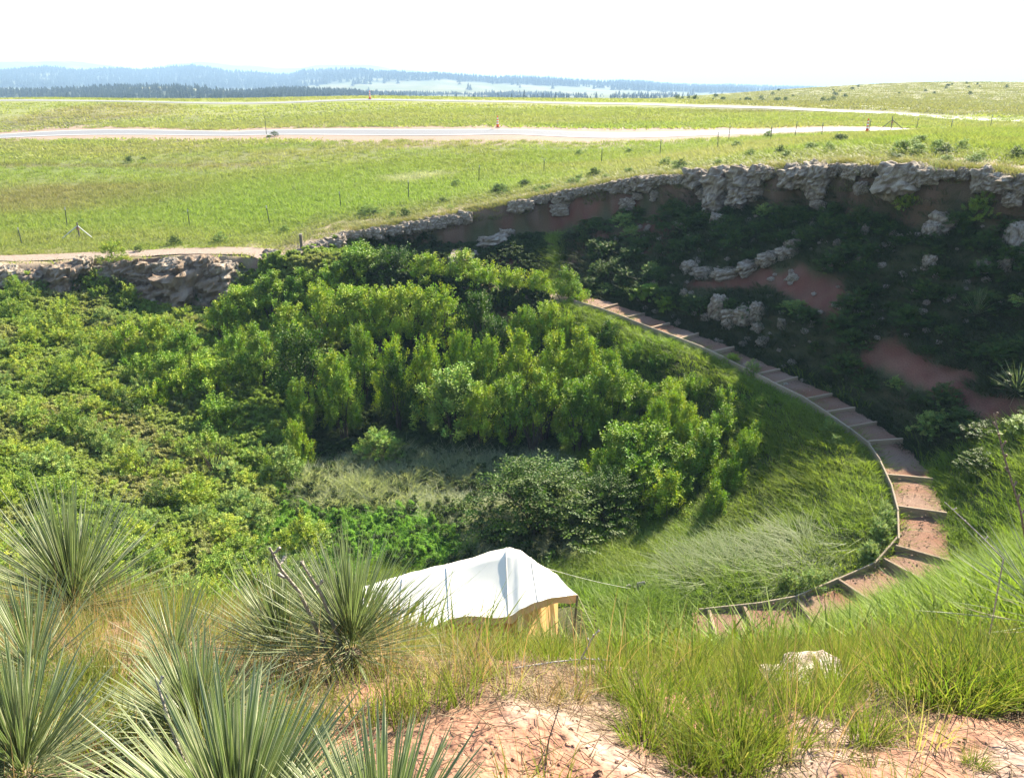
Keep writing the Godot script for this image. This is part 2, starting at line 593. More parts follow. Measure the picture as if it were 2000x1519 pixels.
func leaf(b: MB, p: Vector3, d: Vector3, up: Vector3, l: float, w: float, col: Color) -> void:
	var s := d.cross(up)
	if s.length_squared() < 1e-6: s = Vector3.RIGHT
	s = s.normalized() * w * 0.5
	var lift := s.cross(d).normalized() * w * 0.18
	var m := p + d * l * 0.45
	var t := p + d * l
	b.tri(p, m - s + lift, t, col); b.tri(p, t, m + s + lift, col)

func crown(sd: int, lobes: int, twigs: int, leaves: int, l: float, upright: float, round_: float, cols: Array) -> ArrayMesh:
	rng.seed = sd
	var b := MB.new()
	for k in lobes:
		var az := k * 2.39996 + rng.randf_range(-0.4, 0.4)
		var hh := (k + 0.5) / lobes
		var rad := lerpf(0.33, 0.07, pow(hh, 1.4)) * rng.randf_range(0.5, 1.15)
		var cen := Vector3(cos(az) * rad, lerpf(0.20, 0.84, hh) + rng.randf_range(-0.08, 0.10), sin(az) * rad)
		var size := rng.randf_range(0.13, 0.23) * round_ * lerpf(1.1, 0.75, hh)
		for t in twigs:
			var d := Vector3(rng.randfn(), rng.randfn() * 0.8 + 0.45, rng.randfn()).normalized()
			var q := cen + d * size * rng.randf_range(0.25, 0.8)
			var grow := (d * (1.0 - upright) + Vector3(cen.x, 0, cen.z) * 0.8 + Vector3.UP * upright * 1.2).normalized()
			var len_ := rng.randf_range(0.10, 0.20)
			var tone: Color = vary(cols[rng.randi() % cols.size()], 0.26)
			for e in leaves:
				var s := (e + rng.randf()) / leaves
				var la := e * 2.4 + rng.randf()
				var sd_ := grow.cross(Vector3(cos(la), 0.3, sin(la))).normalized()
				var ld := (sd_ + grow * 0.6 + Vector3(0, rng.randf_range(-0.5, 0.3), 0)).normalized()
				var pp := q + grow * len_ * s + sd_ * rng.randf_range(0.0, 0.022)
				leaf(b, pp, ld, Vector3(rng.randfn() * 0.6, 1.0, rng.randfn() * 0.6), l * rng.randf_range(0.7, 1.2), l * 0.58, vary(tone, 0.22))
	return b.commit(true)

func stems(sd: int, count: int, top: float, thick: float) -> ArrayMesh:
	rng.seed = sd
	var b := MB.new()
	for k in count:
		var az := TAU * k / count + rng.randf()
		var o := Vector3(cos(az), 0, sin(az))
		var pts := []
		var rad := []
		for s in 6:
			var t := s / 5.0
			pts.append(o * (0.03 + 0.24 * t * t) + Vector3(rng.randf_range(-0.02, 0.02), t * top * rng.randf_range(0.95, 1.0), rng.randf_range(-0.02, 0.02)))
			rad.append(thick * lerpf(1.0, 0.25, t))
		b.tube(pts, rad, 5, Color(0.085, 0.065, 0.05) * rng.randf_range(0.8, 1.3))
	return b.commit()

func rock_mesh(sd: int, sub: int, sq: Vector3, rough: float, facets: float, c1: Color, c2: Color, c3: Color) -> ArrayMesh:
	rng.seed = sd
	var no := FastNoiseLite.new()
	no.noise_type = FastNoiseLite.TYPE_CELLULAR; no.seed = sd; no.frequency = facets
	no.cellular_return_type = FastNoiseLite.RETURN_DISTANCE2_SUB
	var n2 := FastNoiseLite.new()
	n2.seed = sd + 7; n2.frequency = 0.9; n2.fractal_octaves = 4; n2.fractal_gain = 0.55
	var sp := SphereMesh.new()
	sp.radial_segments = sub; sp.rings = sub / 2; sp.radius = 1.0; sp.height = 2.0
	var ar := sp.get_mesh_arrays()
	var pos: PackedVector3Array = ar[Mesh.ARRAY_VERTEX]
	var b := MB.new()
	for p in pos:
		var d := p
		# square the ball towards a block, then break it up
		var m := maxf(absf(d.x), maxf(absf(d.y), absf(d.z)))
		d = d.lerp(d / m * 0.8, 0.72)
		var k := 1.0 + n2.get_noise_3d(p.x, p.y * 1.6, p.z) * rough * 1.3 + (minf(no.get_noise_3d(p.x, p.y, p.z) + 1.0, 0.35) - 0.25) * rough
		# bedding: shelves that step in and out with height, and upright cracks
		var bed := fposmod(p.y * 2.6 + n2.get_noise_3d(p.x * 1.5, 3.0, p.z * 1.5) * 1.2, 1.0)
		k += (absf(bed - 0.5) - 0.25) * 0.22 * rough / 0.36 * (1.0 - absf(p.y))
		k -= 0.10 * smoothstep(0.90, 1.0, 1.0 - absf(n2.get_noise_3d(p.x * 2.0 + 20.0, p.y * 0.5, p.z * 2.0)) * 3.0)
		var t := clampf(0.5 + 2.2 * n2.get_noise_3d(p.x * 4.5 + 9.0, p.y * 5.5, p.z * 4.5), 0.0, 1.0)
		var u := maxf(smoothstep(0.10, 0.38, n2.get_noise_3d(p.x * 4.0, p.y * 2.5 + 5.0, p.z * 4.0)), 0.6 * smoothstep(0.36, 0.5, absf(bed - 0.5)))
		b.vert(d * k * sq, Vector3.UP, c1.lerp(c2, t).lerp(c3, u * 0.7))
	b.ix = ar[Mesh.ARRAY_INDEX]
	return b.commit(true)

func box_basis(along: Vector3, up := Vector3.UP) -> Basis:
	var x := along.normalized()
	var z := x.cross(up).normalized()
	return Basis(x, z.cross(x), z)

# ================================================================ the scene
func _ready() -> void:
	# camera, sky, sun, exposure
	var cam := Camera3D.new()
	cam.name = "camera"
	cam.position = Vector3(0, EYE, 0)
	cam.rotation_degrees = Vector3(-20.2, 0, 0)
	cam.fov = 50.0
	cam.near = 0.05; cam.far = 20000.0
	cam.current = true
	add_child(cam)
	var sky_mat := ProceduralSkyMaterial.new()
	sky_mat.sky_top_color = Color(0.25, 0.40, 0.68).linear_to_srgb()
	sky_mat.sky_horizon_color = Color(0.92, 0.96, 1.0).linear_to_srgb()
	sky_mat.sky_curve = 0.16
	sky_mat.ground_bottom_color = Color(0.10, 0.10, 0.06).linear_to_srgb()
	sky_mat.ground_horizon_color = Color(0.5, 0.55, 0.5).linear_to_srgb()
	var env := Environment.new()
	env.background_mode = Environment.BG_SKY
	env.sky = Sky.new()
	env.sky.sky_material = sky_mat
	env.background_energy_multiplier = 0.38
	env.tonemap_mode = Environment.TONE_MAPPER_LINEAR
	env.tonemap_exposure = 5.0
	env.sdfgi_enabled = true; env.ssao_enabled = true; env.ssil_enabled = true
	env.fog_enabled = true
	env.fog_density = 0.00029
	env.fog_light_color = Color(0.70, 0.85, 1.0)
	var world := WorldEnvironment.new()
	world.name = "world"
	world.environment = env
	add_child(world)
	var sun := DirectionalLight3D.new()
	sun.name = "sun"
	sun.light_color = Color(1.0, 0.95, 0.86)
	sun.light_energy = 1.6
	sun.light_angular_distance = 0.5
	sun.shadow_enabled = true
	sun.rotation_degrees = Vector3(-37.0, 180.0 - 38.0, 0)   # ahead, 38 degrees to the right
	add_child(sun)

	n_low.frequency = 0.02; n_low.seed = 11; n_low.fractal_octaves = 4
	n_mid.frequency = 0.11; n_mid.seed = 5; n_mid.fractal_octaves = 4
	n_fine.frequency = 0.35; n_fine.seed = 3; n_fine.fractal_octaves = 4
	var grain := noise_tex(0.03, 0.62, 1.0, 5, 512, 2)
	var bumps := noise_tex(0.05, 0.0, 1.0, 5, 512, 4)
	matte("earth", Color(1.25, 1.25, 1.25), 0.95, grain, 0.9, bumps, 1.3)
	matte("far_earth", Color.WHITE, 1.0)
	matte("rock", Color(1.2, 1.2, 1.2), 0.9, grain, 1.3, bumps, 6.0)
	matte("near_rock", Color(1.2, 1.2, 1.2), 0.9, grain, 3.0, bumps, 0.8)
	matte("gravel", Color(1.2, 1.2, 1.2), 0.95, grain, 2.5, bumps, 3.0)
	matte("asphalt", Color.WHITE, 0.55, grain, 0.6)
	matte("paint", Color.WHITE, 0.6)
	matte("timber", Color(1.15, 1.15, 1.15), 0.85, grain, 3.0, bumps, 0.8)
	leafy("grass", Color.WHITE, Color(0.95, 1.0, 0.5), 0.5, 0.25)
	leafy("straw", Color.WHITE, Color(0.8, 0.7, 0.4), 0.6, 0.2)
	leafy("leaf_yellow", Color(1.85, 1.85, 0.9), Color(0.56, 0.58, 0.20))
	leafy("leaf_green", Color(1.35, 1.5, 0.85), Color(0.50, 0.55, 0.20))
	leafy("leaf_dark", Color(0.5, 0.62, 0.45), Color(0.5, 0.7, 0.3))
	leafy("leaf_grey", Color(1.5, 1.6, 1.5), Color(0.55, 0.6, 0.45))
	leafy("yucca_leaf", Color.WHITE, Color(0.45, 0.55, 0.3), 0.45, 0.4)
	leafy("needles", Color.WHITE, Color(0.3, 0.3, 0.15), 0.8, 0.1)
	build_terrain()

func build_terrain() -> void:
	fit_plain([[0, 1, 1.46], [0, 2, 1.8], [0, 3, 2.4], [0, 4, 3.14], [0, 5, 4.0], [2.6, 4, 3.14], [1.3, 4, 3.2], [1.0, 3, 2.5], [2, 5, 3.98], [4, 5, 3.9], [-2.5, 4, 2.9], [1.8, 2.2, 1.95], [-1.6, 2.0, 1.85], [-1, 0.3, 1.42], [1, 0.3, 1.42], [-5, 4.8, 3.4], [5.5, 6.0, 3.9],
		[10, 8, 3.6], [19, 10.5, 3.6], [26, 17, 3.9], [28, 25, 4.2], [25, 31.5, 4.1], [20.5, 35, 3.6], [17.5, 38.5, 3.62], [15.5, 42.5, 3.95], [11.6, 48, 4.75], [6.2, 52.5, 5.8], [0, 53.5, 7.15], [-4.8, 52.5, 8.05], [-10.5, 51.5, 8.75], [-12.5, 47.6, 9.4], [-17, 48.2, 9.45], [-22.3, 47.2, 9.65], [-29.4, 46.5, 9.6], [-34, 38, 8.8], [-32, 25, 7.0], [-24, 13, 5.0], [-13, 6.5, 3.6],
		[-30.4, 57.4, 9.4], [-22, 58, 9.35], [-16.6, 57.6, 9.3], [-12.5, 61, 8.6], [-7.8, 63, 8.2], [-2.6, 68, 7.55], [2.6, 71, 7.1], [7.8, 74.5, 6.65], [13, 76, 6.13], [17, 71, 5.3], [22.6, 76, 4.95], [28, 86, 5.0], [37, 88, 4.9], [44, 95, 5.1], [54, 100, 4.95], [50, 92, 5.25], [62, 84, 5.0], [38, 83, 4.47], [45, 82, 4.15], [51, 78, 3.92], [57, 73, 4.0], [45, 62, 4.0], [40, 40, 3.8],
		[-62, 105, 6.55], [-68, 115, 6.45], [-30.5, 103.6, 6.05], [-35, 113, 5.85], [0, 94.3, 5.38], [0, 101, 5.05], [28, 93, 5.15], [29, 100, 5.0], [42, 96, 4.9],
		[-96, 165, 3.13], [-26, 150, 2.78], [0, 143, 2.95], [19.5, 135, 3.15], [37.3, 128, 3.48], [51.5, 118, 3.95], [63, 108, 4.43], [-60, 130, 4.3], [0, 122, 4.1],
		[180, 290, 0.0], [140, 310, 0.0], [105, 325, 2.2], [75, 300, 4.3], [52, 310, 5.8], [100, 190, 3.6], [60, 200, 4.2], [30, 330, 7.4], [-20, 330, 7.4], [-120, 330, 7.9], [-230, 250, 7.5], [0, 220, 4.9], [-100, 230, 4.9],
		[8, -1, 1.6], [-8, -1, 1.6], [40, 0, 2.0], [-40, 0, 4.0], [200, 0, 2.0], [-200, 0, 6.0], [3, -8, 1.4], [-3, -8, 1.4], [20, -60, 1.0], [-20, -60, 1.5]])
	var rim_pts := [[0, 5], [4.5, 5.6], [10, 8], [19, 10.5], [26, 17], [28, 25], [25, 31.5], [20.5, 35], [17.5, 38.5], [15.5, 42.5], [11.6, 48], [6.2, 52.5], [0, 53.5], [-4.8, 52.5], [-10.5, 51.5], [-13.0, 47.6], [-17, 48.2], [-22.3, 47.2], [-29.4, 46.5], [-34, 38], [-32, 25], [-24, 13], [-13, 6.5], [-5, 4.8]]
	rim_r = ring(rim_pts, -1)
	for i in NT:
		var th := TAU * i / NT
		rim_r[i] += n_mid.get_noise_2d(cos(th) * 60.0, sin(th) * 60.0) * 0.9 * smoothstep(8.0, 20.0, C.y + sin(th) * rim_r[i])
		var p := C + Vector2(cos(th), sin(th)) * rim_r[i]
		rim_d.append(plain(p.x, p.y))
	var toe := [[4.2, 42.1, 10.7], [7.3, 38.4, 11.0], [10.8, 33.4, 11.5], [13.0, 28.7, 11.95], [13.2, 25, 12.3], [11.9, 21, 12.8], [9.8, 19.6, 13.2], [6.3, 18.9, 13.8], [4, 16, 13.5], [0, 12.6, 13.0], [-8, 12.5, 12.6], [-17, 19, 12.5], [-22, 30, 12.8], [-20.5, 38, 13.0], [-14, 42.2, 13.2], [-8, 43, 13.2], [-2, 42.8, 12.8]]
	toe_r = ring(toe, -1)
	toe_d = ring(toe, 2)
	cliff = ring([[0, 5, 0.3], [10, 8, 0.5], [26, 17, 0.8], [25, 31.5, 1.4], [20.5, 35, 2.0], [17.5, 38.5, 2.2], [15.5, 42.5, 2.0], [11.6, 48, 1.7], [6.2, 52.5, 1.9], [0, 53.5, 2.0], [-4.8, 52.5, 1.5], [-10.5, 51.5, 0.9], [-13, 47.6, 0.3], [-15.5, 48, 0.8], [-17.5, 48.2, 3.0], [-22.3, 47.2, 3.0], [-24, 47, 1.4], [-29.4, 46.5, 1.8], [-34, 38, 0.6], [-13, 6, 0.4]], 2)
	var cu := Curve3D.new()
	var line := bench_line.slice(0, bench_line.size() - 1) + steps_line
	for i in line.size():
		var a = line[maxi(i - 1, 0)]
		var e = line[mini(i + 1, line.size() - 1)]
		var t := Vector3(e[0] - a[0], e[2] - a[2], e[1] - a[1]) / 6.0
		cu.add_point(Vector3(line[i][0], line[i][2], line[i][1]), -t, t)
	var s := 0.0
	while s < cu.get_baked_length():
		track.append(cu.sample_baked(s, true)); s += 0.25
	cache.resize(CW * CH)
	for j in CH:
		for i in CW: cache[j * CW + i] = raw_drop(CX0 + i * CS, CF0 + j * CS)
	build_ground()
	build_hills()
	build_roads()
	build_steps()
	build_rocks()
	build_tent()
	build_posts()
	build_trees()
	build_shrubs()
	build_meadow()
	build_foreground()
	build_far_trees()

func nth(k: int) -> String:
	var e := "th"
	if k % 100 < 11 or k % 100 > 13:
		if k % 10 == 1: e = "st"
		elif k % 10 == 2: e = "nd"
		elif k % 10 == 3: e = "rd"
	return str(k) + e

# ---------------------------------------------------------------- roads and paths
func build_roads() -> void:
	var near := struct("road", ribbon(near_road, 2.3, 0.035, 0.02, 0.0, Color(0.23, 0.23, 0.235), 1.5).commit(), mats.asphalt)
	for s: float in [-1.0, 1.0]:
		part("road_marking", ribbon(near_road, 0.09, 0.06, 0.0, 0.0, Color(0.6, 0.6, 0.58), 1.5, s * 2.05).commit(), mats.paint, near)
	var far := struct("far_road", ribbon(far_road, 1.6, 0.06, 0.02, 0.0, Color(0.26, 0.26, 0.265), 2.0).commit(), mats.asphalt)
	for s: float in [-1.0, 1.0]:
		part("road_marking", ribbon(far_road, 0.1, 0.09 - s * 0.02, 0.0, 0.0, Color(0.6, 0.6, 0.58), 2.0, s * 1.4).commit(), mats.paint, far)
	struct("rim_path", ribbon(rim_path + [[-9.0, 47.4], [-5.0, 46.0], [-1.0, 44.8], [4.0, 42.3]], 0.95, 0.05, 0.0, 0.35, Color(0.44, 0.345, 0.275), 0.4).commit(), mats.gravel)

var risers := [[4.9, 41.4], [6.0, 40.0], [7.2, 38.6], [8.2, 37.4], [9.4, 35.8], [10.8, 33.4], [11.4, 32.4], [12.2, 31.0], [12.7, 29.9], [13.1, 28.6], [13.4, 27.4], [13.4, 25.0], [12.9, 22.9], [11.9, 21.0], [11.1, 20.35], [9.5, 19.6], [8.0, 19.05], [6.6, 19.05], [5.4, 19.15]]

func track_near(x: float, f: float) -> int:
	var best := 0
	for i in track.size():
		if Vector2(track[i].x - x, track[i].z - f).length_squared() < Vector2(track[best].x - x, track[best].z - f).length_squared(): best = i
	return best

func build_steps() -> void:
	rng.seed = 77
	var at := [track_near(3.6, 42.5)]
	for r in risers: at.append(track_near(r[0], r[1]))
	at.append(track.size() - 1)
	var b := MB.new()
	var half := 0.68
	var tops := []
	var path := Node3D.new()
	path.name = "stepped_path"
	add_child(path)
	path.set_meta("kind", "structure")
	for k in at.size() - 1:
		var i0: int = at[k]
		var i1: int = maxi(at[k + 1], i0 + 1)
		var end_d := track[i1].y
		var row := []
		var n := (i1 - i0) * 2
		for e in n + 1:
			var u := i0 + e * 0.5
			var p := track[int(u)].lerp(track[mini(int(u) + 1, track.size() - 1)], u - int(u))
			var q0 := track[maxi(int(u) - 1, 0)]
			var q1 := track[mini(int(u) + 2, track.size() - 1)]
			var side := Vector2(q1.x - q0.x, q1.z - q0.z).normalized().orthogonal()
			if side.dot(C - Vector2(p.x, p.z)) < 0.0: side = -side
			var d := end_d + (p.y - end_d) * 0.4
			var here := []
			for j in 9:
				var s := lerpf(1.0, -1.0, j / 8.0)   # +1 is the edge on the hollow's side
				var w := half * s * (1.0 if s > 0.0 else 1.0 + 0.25 * n_mid.get_noise_2d(u * 4.0, 9.0))
				var lump := n_fine.get_noise_2d((p.x + s) * 9.0, (p.z) * 9.0) * 0.03 - 0.02 * absf(s)
				var red := clampf(0.35 + n_mid.get_noise_2d(p.x * 5.0 + s, p.z * 5.0) * 0.9, 0.0, 1.0)
				var col := Color(0.40, 0.27, 0.20).lerp(Color(0.33, 0.15, 0.09), red)
				here.append(b.vert(Vector3(p.x + side.x * w, EYE - d + lump, -(p.z + side.y * w)), Vector3.UP, col))
			here.append(b.vert(b.v[here[8]] + Vector3(0, -0.5, 0), Vector3.UP, Color(0.33, 0.17, 0.11)))
			here.push_front(b.vert(b.v[here[0]] + Vector3(0, -0.5, 0), Vector3.UP, Color(0.33, 0.17, 0.11)))
			row.append(here)
		for e in n:
			for j in 10:
				b.face(row[e][j], row[e][j + 1], row[e + 1][j]); b.face(row[e][j + 1], row[e + 1][j + 1], row[e + 1][j])
	var surf := part("gravel_tread", b.commit(), mats.gravel, path)
	surf.name = "gravel_surface"
	for k in range(1, at.size() - 1):
		var i: int = at[k]
		var p := track[i]
		var q0 := track[maxi(i - 2, 0)]
		var q1 := track[mini(i + 2, track.size() - 1)]
		var dirv := Vector3(q1.x - q0.x, 0, -(q1.z - q0.z)).normalized()
		var m := MB.new()
		var col := Color(0.36, 0.27, 0.19) * rng.randf_range(0.75, 1.25)
		m.box(Transform3D.IDENTITY, Vector3(1.42 + rng.randf_range(-0.06, 0.08), 0.26, 0.085), col, 0.012)
		var o := part("riser_board", m.commit(), mats.timber, path)
		o.transform = Transform3D(box_basis(dirv.cross(Vector3.UP)).rotated(Vector3.UP, rng.randf_range(-0.05, 0.05)), Vector3(p.x, EYE - p.y - 0.085, -p.z))
	var buf := PackedFloat32Array()
	for k in 1500:
		var p := track[rng.randi_range(at[0], track.size() - 1)]
		var x := p.x + rng.randf_range(-0.62, 0.62)
		var f := p.z + rng.randf_range(-0.62, 0.62)
		var s := rng.randf_range(0.02, 0.06)
		put(buf, Basis.from_euler(Vector3(rng.randf(), rng.randf() * TAU, 0)).scaled(Vector3(s, s * 0.7, s)), Vector3(x, EYE - p.y - 0.06 + rng.randf_range(-0.03, 0.03), -f), Color(1, 0.85, 0.75) * rng.randf_range(0.6, 1.2))
	scatter("gravel_stones", rock_mesh(950, 8, Vector3(0.5, 0.5, 0.5), 0.3, 0.8, Color(0.4, 0.3, 0.24), Color(0.5, 0.42, 0.36), Color(0.3, 0.17, 0.11)), mats.rock, buf, "", "", path)
	# edging boards along the side of the hollow
	var i2: int = at[0]
	while i2 < at[-1] - 3:
		var step := rng.randi_range(5, 7)
		var p := track[i2]
		var q := track[mini(i2 + step, at[-1])]
		var side := Vector2(q.x - p.x, q.z - p.z).normalized().orthogonal()
		if side.dot(C - Vector2(p.x, p.z)) < 0.0: side = -side
		var a := Vector3(p.x + side.x * 0.70, EYE - p.y, -(p.z + side.y * 0.70))
		var e := Vector3(q.x + side.x * 0.70, EYE - q.y, -(q.z + side.y * 0.70))
		var m := MB.new()
		m.box(Transform3D.IDENTITY, Vector3((e - a).length() * 1.01, 0.30, 0.055), Color(0.42, 0.34, 0.25) * rng.randf_range(0.8, 1.2), 0.01)
		var o := part("edging_board", m.commit(), mats.timber, path)
		o.transform = Transform3D(box_basis(e - a), (a + e) / 2.0 + Vector3(0, -0.085 + rng.randf_range(-0.015, 0.02), 0))
		i2 += step

# ---------------------------------------------------------------- rocks
var rocks := []
var brown_rocks := []

func rock(kind: int, p: Vector3, size: Vector3, label: String, group := "", category := "rock") -> MeshInstance3D:
	var o := single("limestone_rock", rocks[kind % rocks.size()], mats.rock, p, rng.randf() * TAU)
	o.rotation = Vector3(rng.randf_range(-0.25, 0.25), rng.randf() * TAU, rng.randf_range(-0.25, 0.25))
	o.scale = size
	tag(o, label, category, group)
	return o

func build_rocks() -> void:
	rng.seed = 5
	for k in 9:
		rocks.append(rock_mesh(100 + k * 13, 40, Vector3(0.5, 0.5, 0.5), 0.36, 1.0, Color(0.31, 0.245, 0.18), Color(0.60, 0.53, 0.43), Color(0.17, 0.105, 0.07)))
	for k in 5:
		brown_rocks.append(rock_mesh(250 + k * 17, 44, Vector3(0.5, 0.5, 0.5), 0.42, 1.2, Color(0.30, 0.205, 0.13), Color(0.42, 0.35, 0.28), Color(0.17, 0.115, 0.075)))
	rng.seed = 6
	# the ledge along the far lip, from the far right round to the post by the path
	var spots := []
	var a0 := (Vector2(24, 32) - C).angle()
	var a1 := (Vector2(-14.0, 50.0) - C).angle()
	var th := a0
	while th < a1:
		var r := rim_r[int(fposmod(th, TAU) / TAU * NT) % NT]
		var p := C + Vector2(cos(th), sin(th)) * r
		var v := clampf(0.5 + n_mid.get_noise_2d(th * 45.0, 3.0) * 1.5, 0.0, 1.0)
		var most := 1.75 if p.x > 9.0 else 1.15 if p.x > -4.0 else 0.85
		var big := lerpf(0.55, most, v) * rng.randf_range(0.8, 1.15)
		var bare := p.x > -2.6 and p.x < -0.2
		if not bare: spots.append([p, big, th])
		var low := 0.0
		while not bare and v > 0.4 and rng.randf() < 0.62 and low < 2.0 and p.x > 0.0:
			low += 1.0
			spots.append([p, -big * rng.randf_range(0.45, 0.95), th + rng.randf_range(-0.6, 0.6) / r])
		th += big * rng.randf_range(0.5, 0.85) / r
	spots.sort_custom(func(a, b): return a[0].x / a[0].y < b[0].x / b[0].y)
	for k in spots.size():
		var p: Vector2 = spots[k][0]
		var s: float = absf(spots[k][1])
		var inward := (C - p).normalized()
		var down := 0.0 if spots[k][1] > 0.0 else rng.randf_range(0.7, 1.3)
		var q := p + inward * (0.25 + down * 0.35)
		var y := EYE - rim_d[int(fposmod(spots[k][2], TAU) / TAU * NT) % NT] - s * 0.36 - down + 0.08
		var o := rock(rng.randi(), Vector3(q.x, y, -q.y), Vector3(s * rng.randf_range(1.25, 1.8), s * rng.randf_range(0.85, 1.15), s * rng.randf_range(0.9, 1.2)), "%s grey limestone block %s, %s from the left" % ["large" if s > 1.1 else "smaller", "in the far rim ledge" if down == 0.0 else "jutting under the rim ledge", nth(k + 1)], "limestone blocks of the far rim ledge")
		o.rotation = Vector3(rng.randf_range(-0.15, 0.15), -atan2(inward.y, inward.x) + PI / 2 + rng.randf_range(-0.4, 0.4), rng.randf_range(-0.15, 0.15))
	# the outcrop under the rim path at the left
	var left := [[-28.2, 46.0, 0.5, 1.3, "pale rounded rock at the far left under the rim path"], [-27.0, 46.2, 0.9, 1.5, "grey rock leaning into the brown outcrop at the far left"], [-25.6, 46.6, 0.9, 2.1, "brown broken outcrop at the left below the rim path"], [-24.6, 47.3, 0.15, 1.15, "pale grey boulder standing alone at the rim path's edge"],
		[-19.9, 47.6, 0.5, 1.5, "grey-white knob on the left shoulder of the big outcrop"], [-18.6, 47.5, 0.45, 1.6, "whitish block at the top of the big outcrop"], [-17.6, 47.5, 0.3, 1.5, "weathered brown block at the top right of the big outcrop"], [-16.6, 47.5, 0.7, 1.7, "white rock face at the right end of the big outcrop"],
		[-18.9, 47.3, 1.6, 3.1, "massive brown overhanging rock under the rim path"], [-17.2, 47.3, 1.7, 2.5, "dark stepped rock at the foot of the big outcrop, right side"], [-20.9, 47.4, 2.1, 2.3, "low layered dark rock at the foot of the big outcrop, left side"], [-17.9, 47.0, 2.7, 2.2, "shaded bottom ledge of the big outcrop"],
		[-22.4, 47.9, 0.7, 1.9, "brown rock wall behind the bushes between the two outcrops"], [-23.6, 48.0, 1.0, 2.0, "dark brown rock wall right of the pale boulder under the rim path"], [-21.3, 47.9, 0.9, 1.8, "brown ledge rock left of the big outcrop's knob"], [-15.7, 48.3, 1.0, 1.7, "brown bank of rock right of the white rock face"], [-29.9, 46.4, 1.2, 2.2, "brown rock bank at the far left edge under the path"],
		[-14.2, 48.9, 0.15, 0.85, "white flat rock in the grass left of the wooden post"], [-12.9, 48.0, 0.05, 0.4, "small pale stone at the foot of the wooden post"]]
	for l in left:
		var gy := EYE - 9.65
		var y: float = gy - l[2] if l[3] > 0.9 else ground(l[0], l[1]).y + 0.1
		var o := rock(rng.randi(), Vector3(l[0], y, -l[1]), Vector3(l[3] * 1.25, l[3] * 0.9, l[3]), l[4])
		o.rotation.x *= 0.4
		if not "white" in l[4] and not "pale" in l[4]: o.mesh = brown_rocks[rng.randi() % 5]
	# the pale curved seam on the shaded slope, laid piece by piece
	var arc := [[9.1, 42.45, 0.75, 0.8, "first"], [9.76, 41.8, 1.35, 0.6, "second"], [10.67, 40.85, 1.5, 0.65, "third"], [11.7, 40.5, 1.6, 0.8, "fourth"], [12.55, 40.15, 1.4, 0.8, "fifth"], [13.19, 39.9, 1.05, 0.7, "sixth"]]
	for l in arc:
		var o := rock(rng.randi(), ground(l[0], l[1]) + Vector3(0, 0.12, 0), Vector3(l[2] * 1.1, l[3], 0.8), "pale rock of the curved seam on the shaded slope, %s piece from the left" % l[4], "pale rock seam on the shaded slope")
		o.rotation = Vector3(0.2, 0.35 + rng.randf_range(-0.2, 0.2), rng.randf_range(0.0, 0.2))
	var loose := [[13.51, 40.08, 0.64, 0.6, "white round stone above the right end of the pale rock seam"], [13.06, 38.17, 0.5, 0.4, "small pale stone on red earth below the pale rock seam"], [9.84, 38.8, 0.8, 1.2, "tall bluish-white boulder at the foot of the shaded slope, left of its pile"], [10.34, 38.03, 0.97, 0.73, "grey boulder right beside the tall bluish-white one"], [10.87, 37.56, 1.15, 0.86, "broad purple-grey boulder in the middle of the pile"], [11.3, 37.34, 0.85, 0.81, "grey boulder at the back right of the pile"], [9.36, 38.98, 0.54, 0.35, "flat pale stone left of the tall bluish-white boulder"], [10.25, 37.84, 0.72, 0.43, "low stone in front of the boulder pile"], [11.26, 36.76, 0.56, 0.38, "small stone in front of the pile, near the path"], [11.33, 36.03, 0.6, 0.37, "pale stone between the boulder pile and the path"], [12.05, 35.98, 0.41, 0.5, "upright pale stone right of the boulder pile"],
		[17.41, 34.53, 0.6, 0.64, "round white stone alone in the middle of the right slope"], [18.59, 36.2, 1.1, 0.9, "bluish-white boulder under the right rim ledge"], [18.11, 36.05, 0.9, 0.66, "pale boulder touching the bluish-white one under the right rim"], [20.41, 33.61, 1.1, 1.3, "large white boulder at the right edge of the view"], [19.88, 33.18, 0.65, 0.55, "grey boulder below the large white one at the right edge"], [11.1, 45.52, 0.83, 0.67, "pale block on the shaded slope below the middle of the rim"], [16.31, 39.79, 0.58, 0.58, "white stone stuck under the right rim ledge"], [15.22, 41.99, 1.0, 0.5, "flat pale stone just under the rim ledge"], [16.25, 38.48, 0.38, 0.47, "small white stone halfway down the right slope"], [9.38, 46.52, 0.57, 0.4, "small grey stone high on the shaded slope"], [19.06, 33.32, 0.62, 0.54, "grey stone left of the boulders at the right edge"], [11.15, 47.15, 0.86, 0.57, "grey block high on the shaded slope under the rim"], [8.6, 40.82, 0.41, 0.36, "small pale stone below the left end of the pale rock seam"], [13.03, 34.96, 0.3, 0.3, "tiny pale stone on the red slip of earth"],
		[-1.11, 51.86, 2.0, 0.9, "ledge of grey rock sticking out of the red bank"], [-2.95, 50.31, 2.0, 0.6, "lower rock ledge in the red bank above the trees"], [-0.32, 52.55, 1.0, 0.8, "grey rock at the right of the red bank's ledge"], [11.2, 32.3, 0.55, 0.3, "bluish-white stone at the path's inner edge by a step"], [-7.0, 33.4, 0.4, 0.3, "small grey stone in the trees' shade"]]
	for l in loose:
		rock(rng.randi(), ground(l[0], l[1]) + Vector3(0, l[3] * 0.28, 0), Vector3(l[2] * 1.15, l[3] * 1.15, l[2] * 0.95), l[4])
	# scattered small stones on the shaded slope: too many and too small to tell apart
	var buf := PackedFloat32Array()
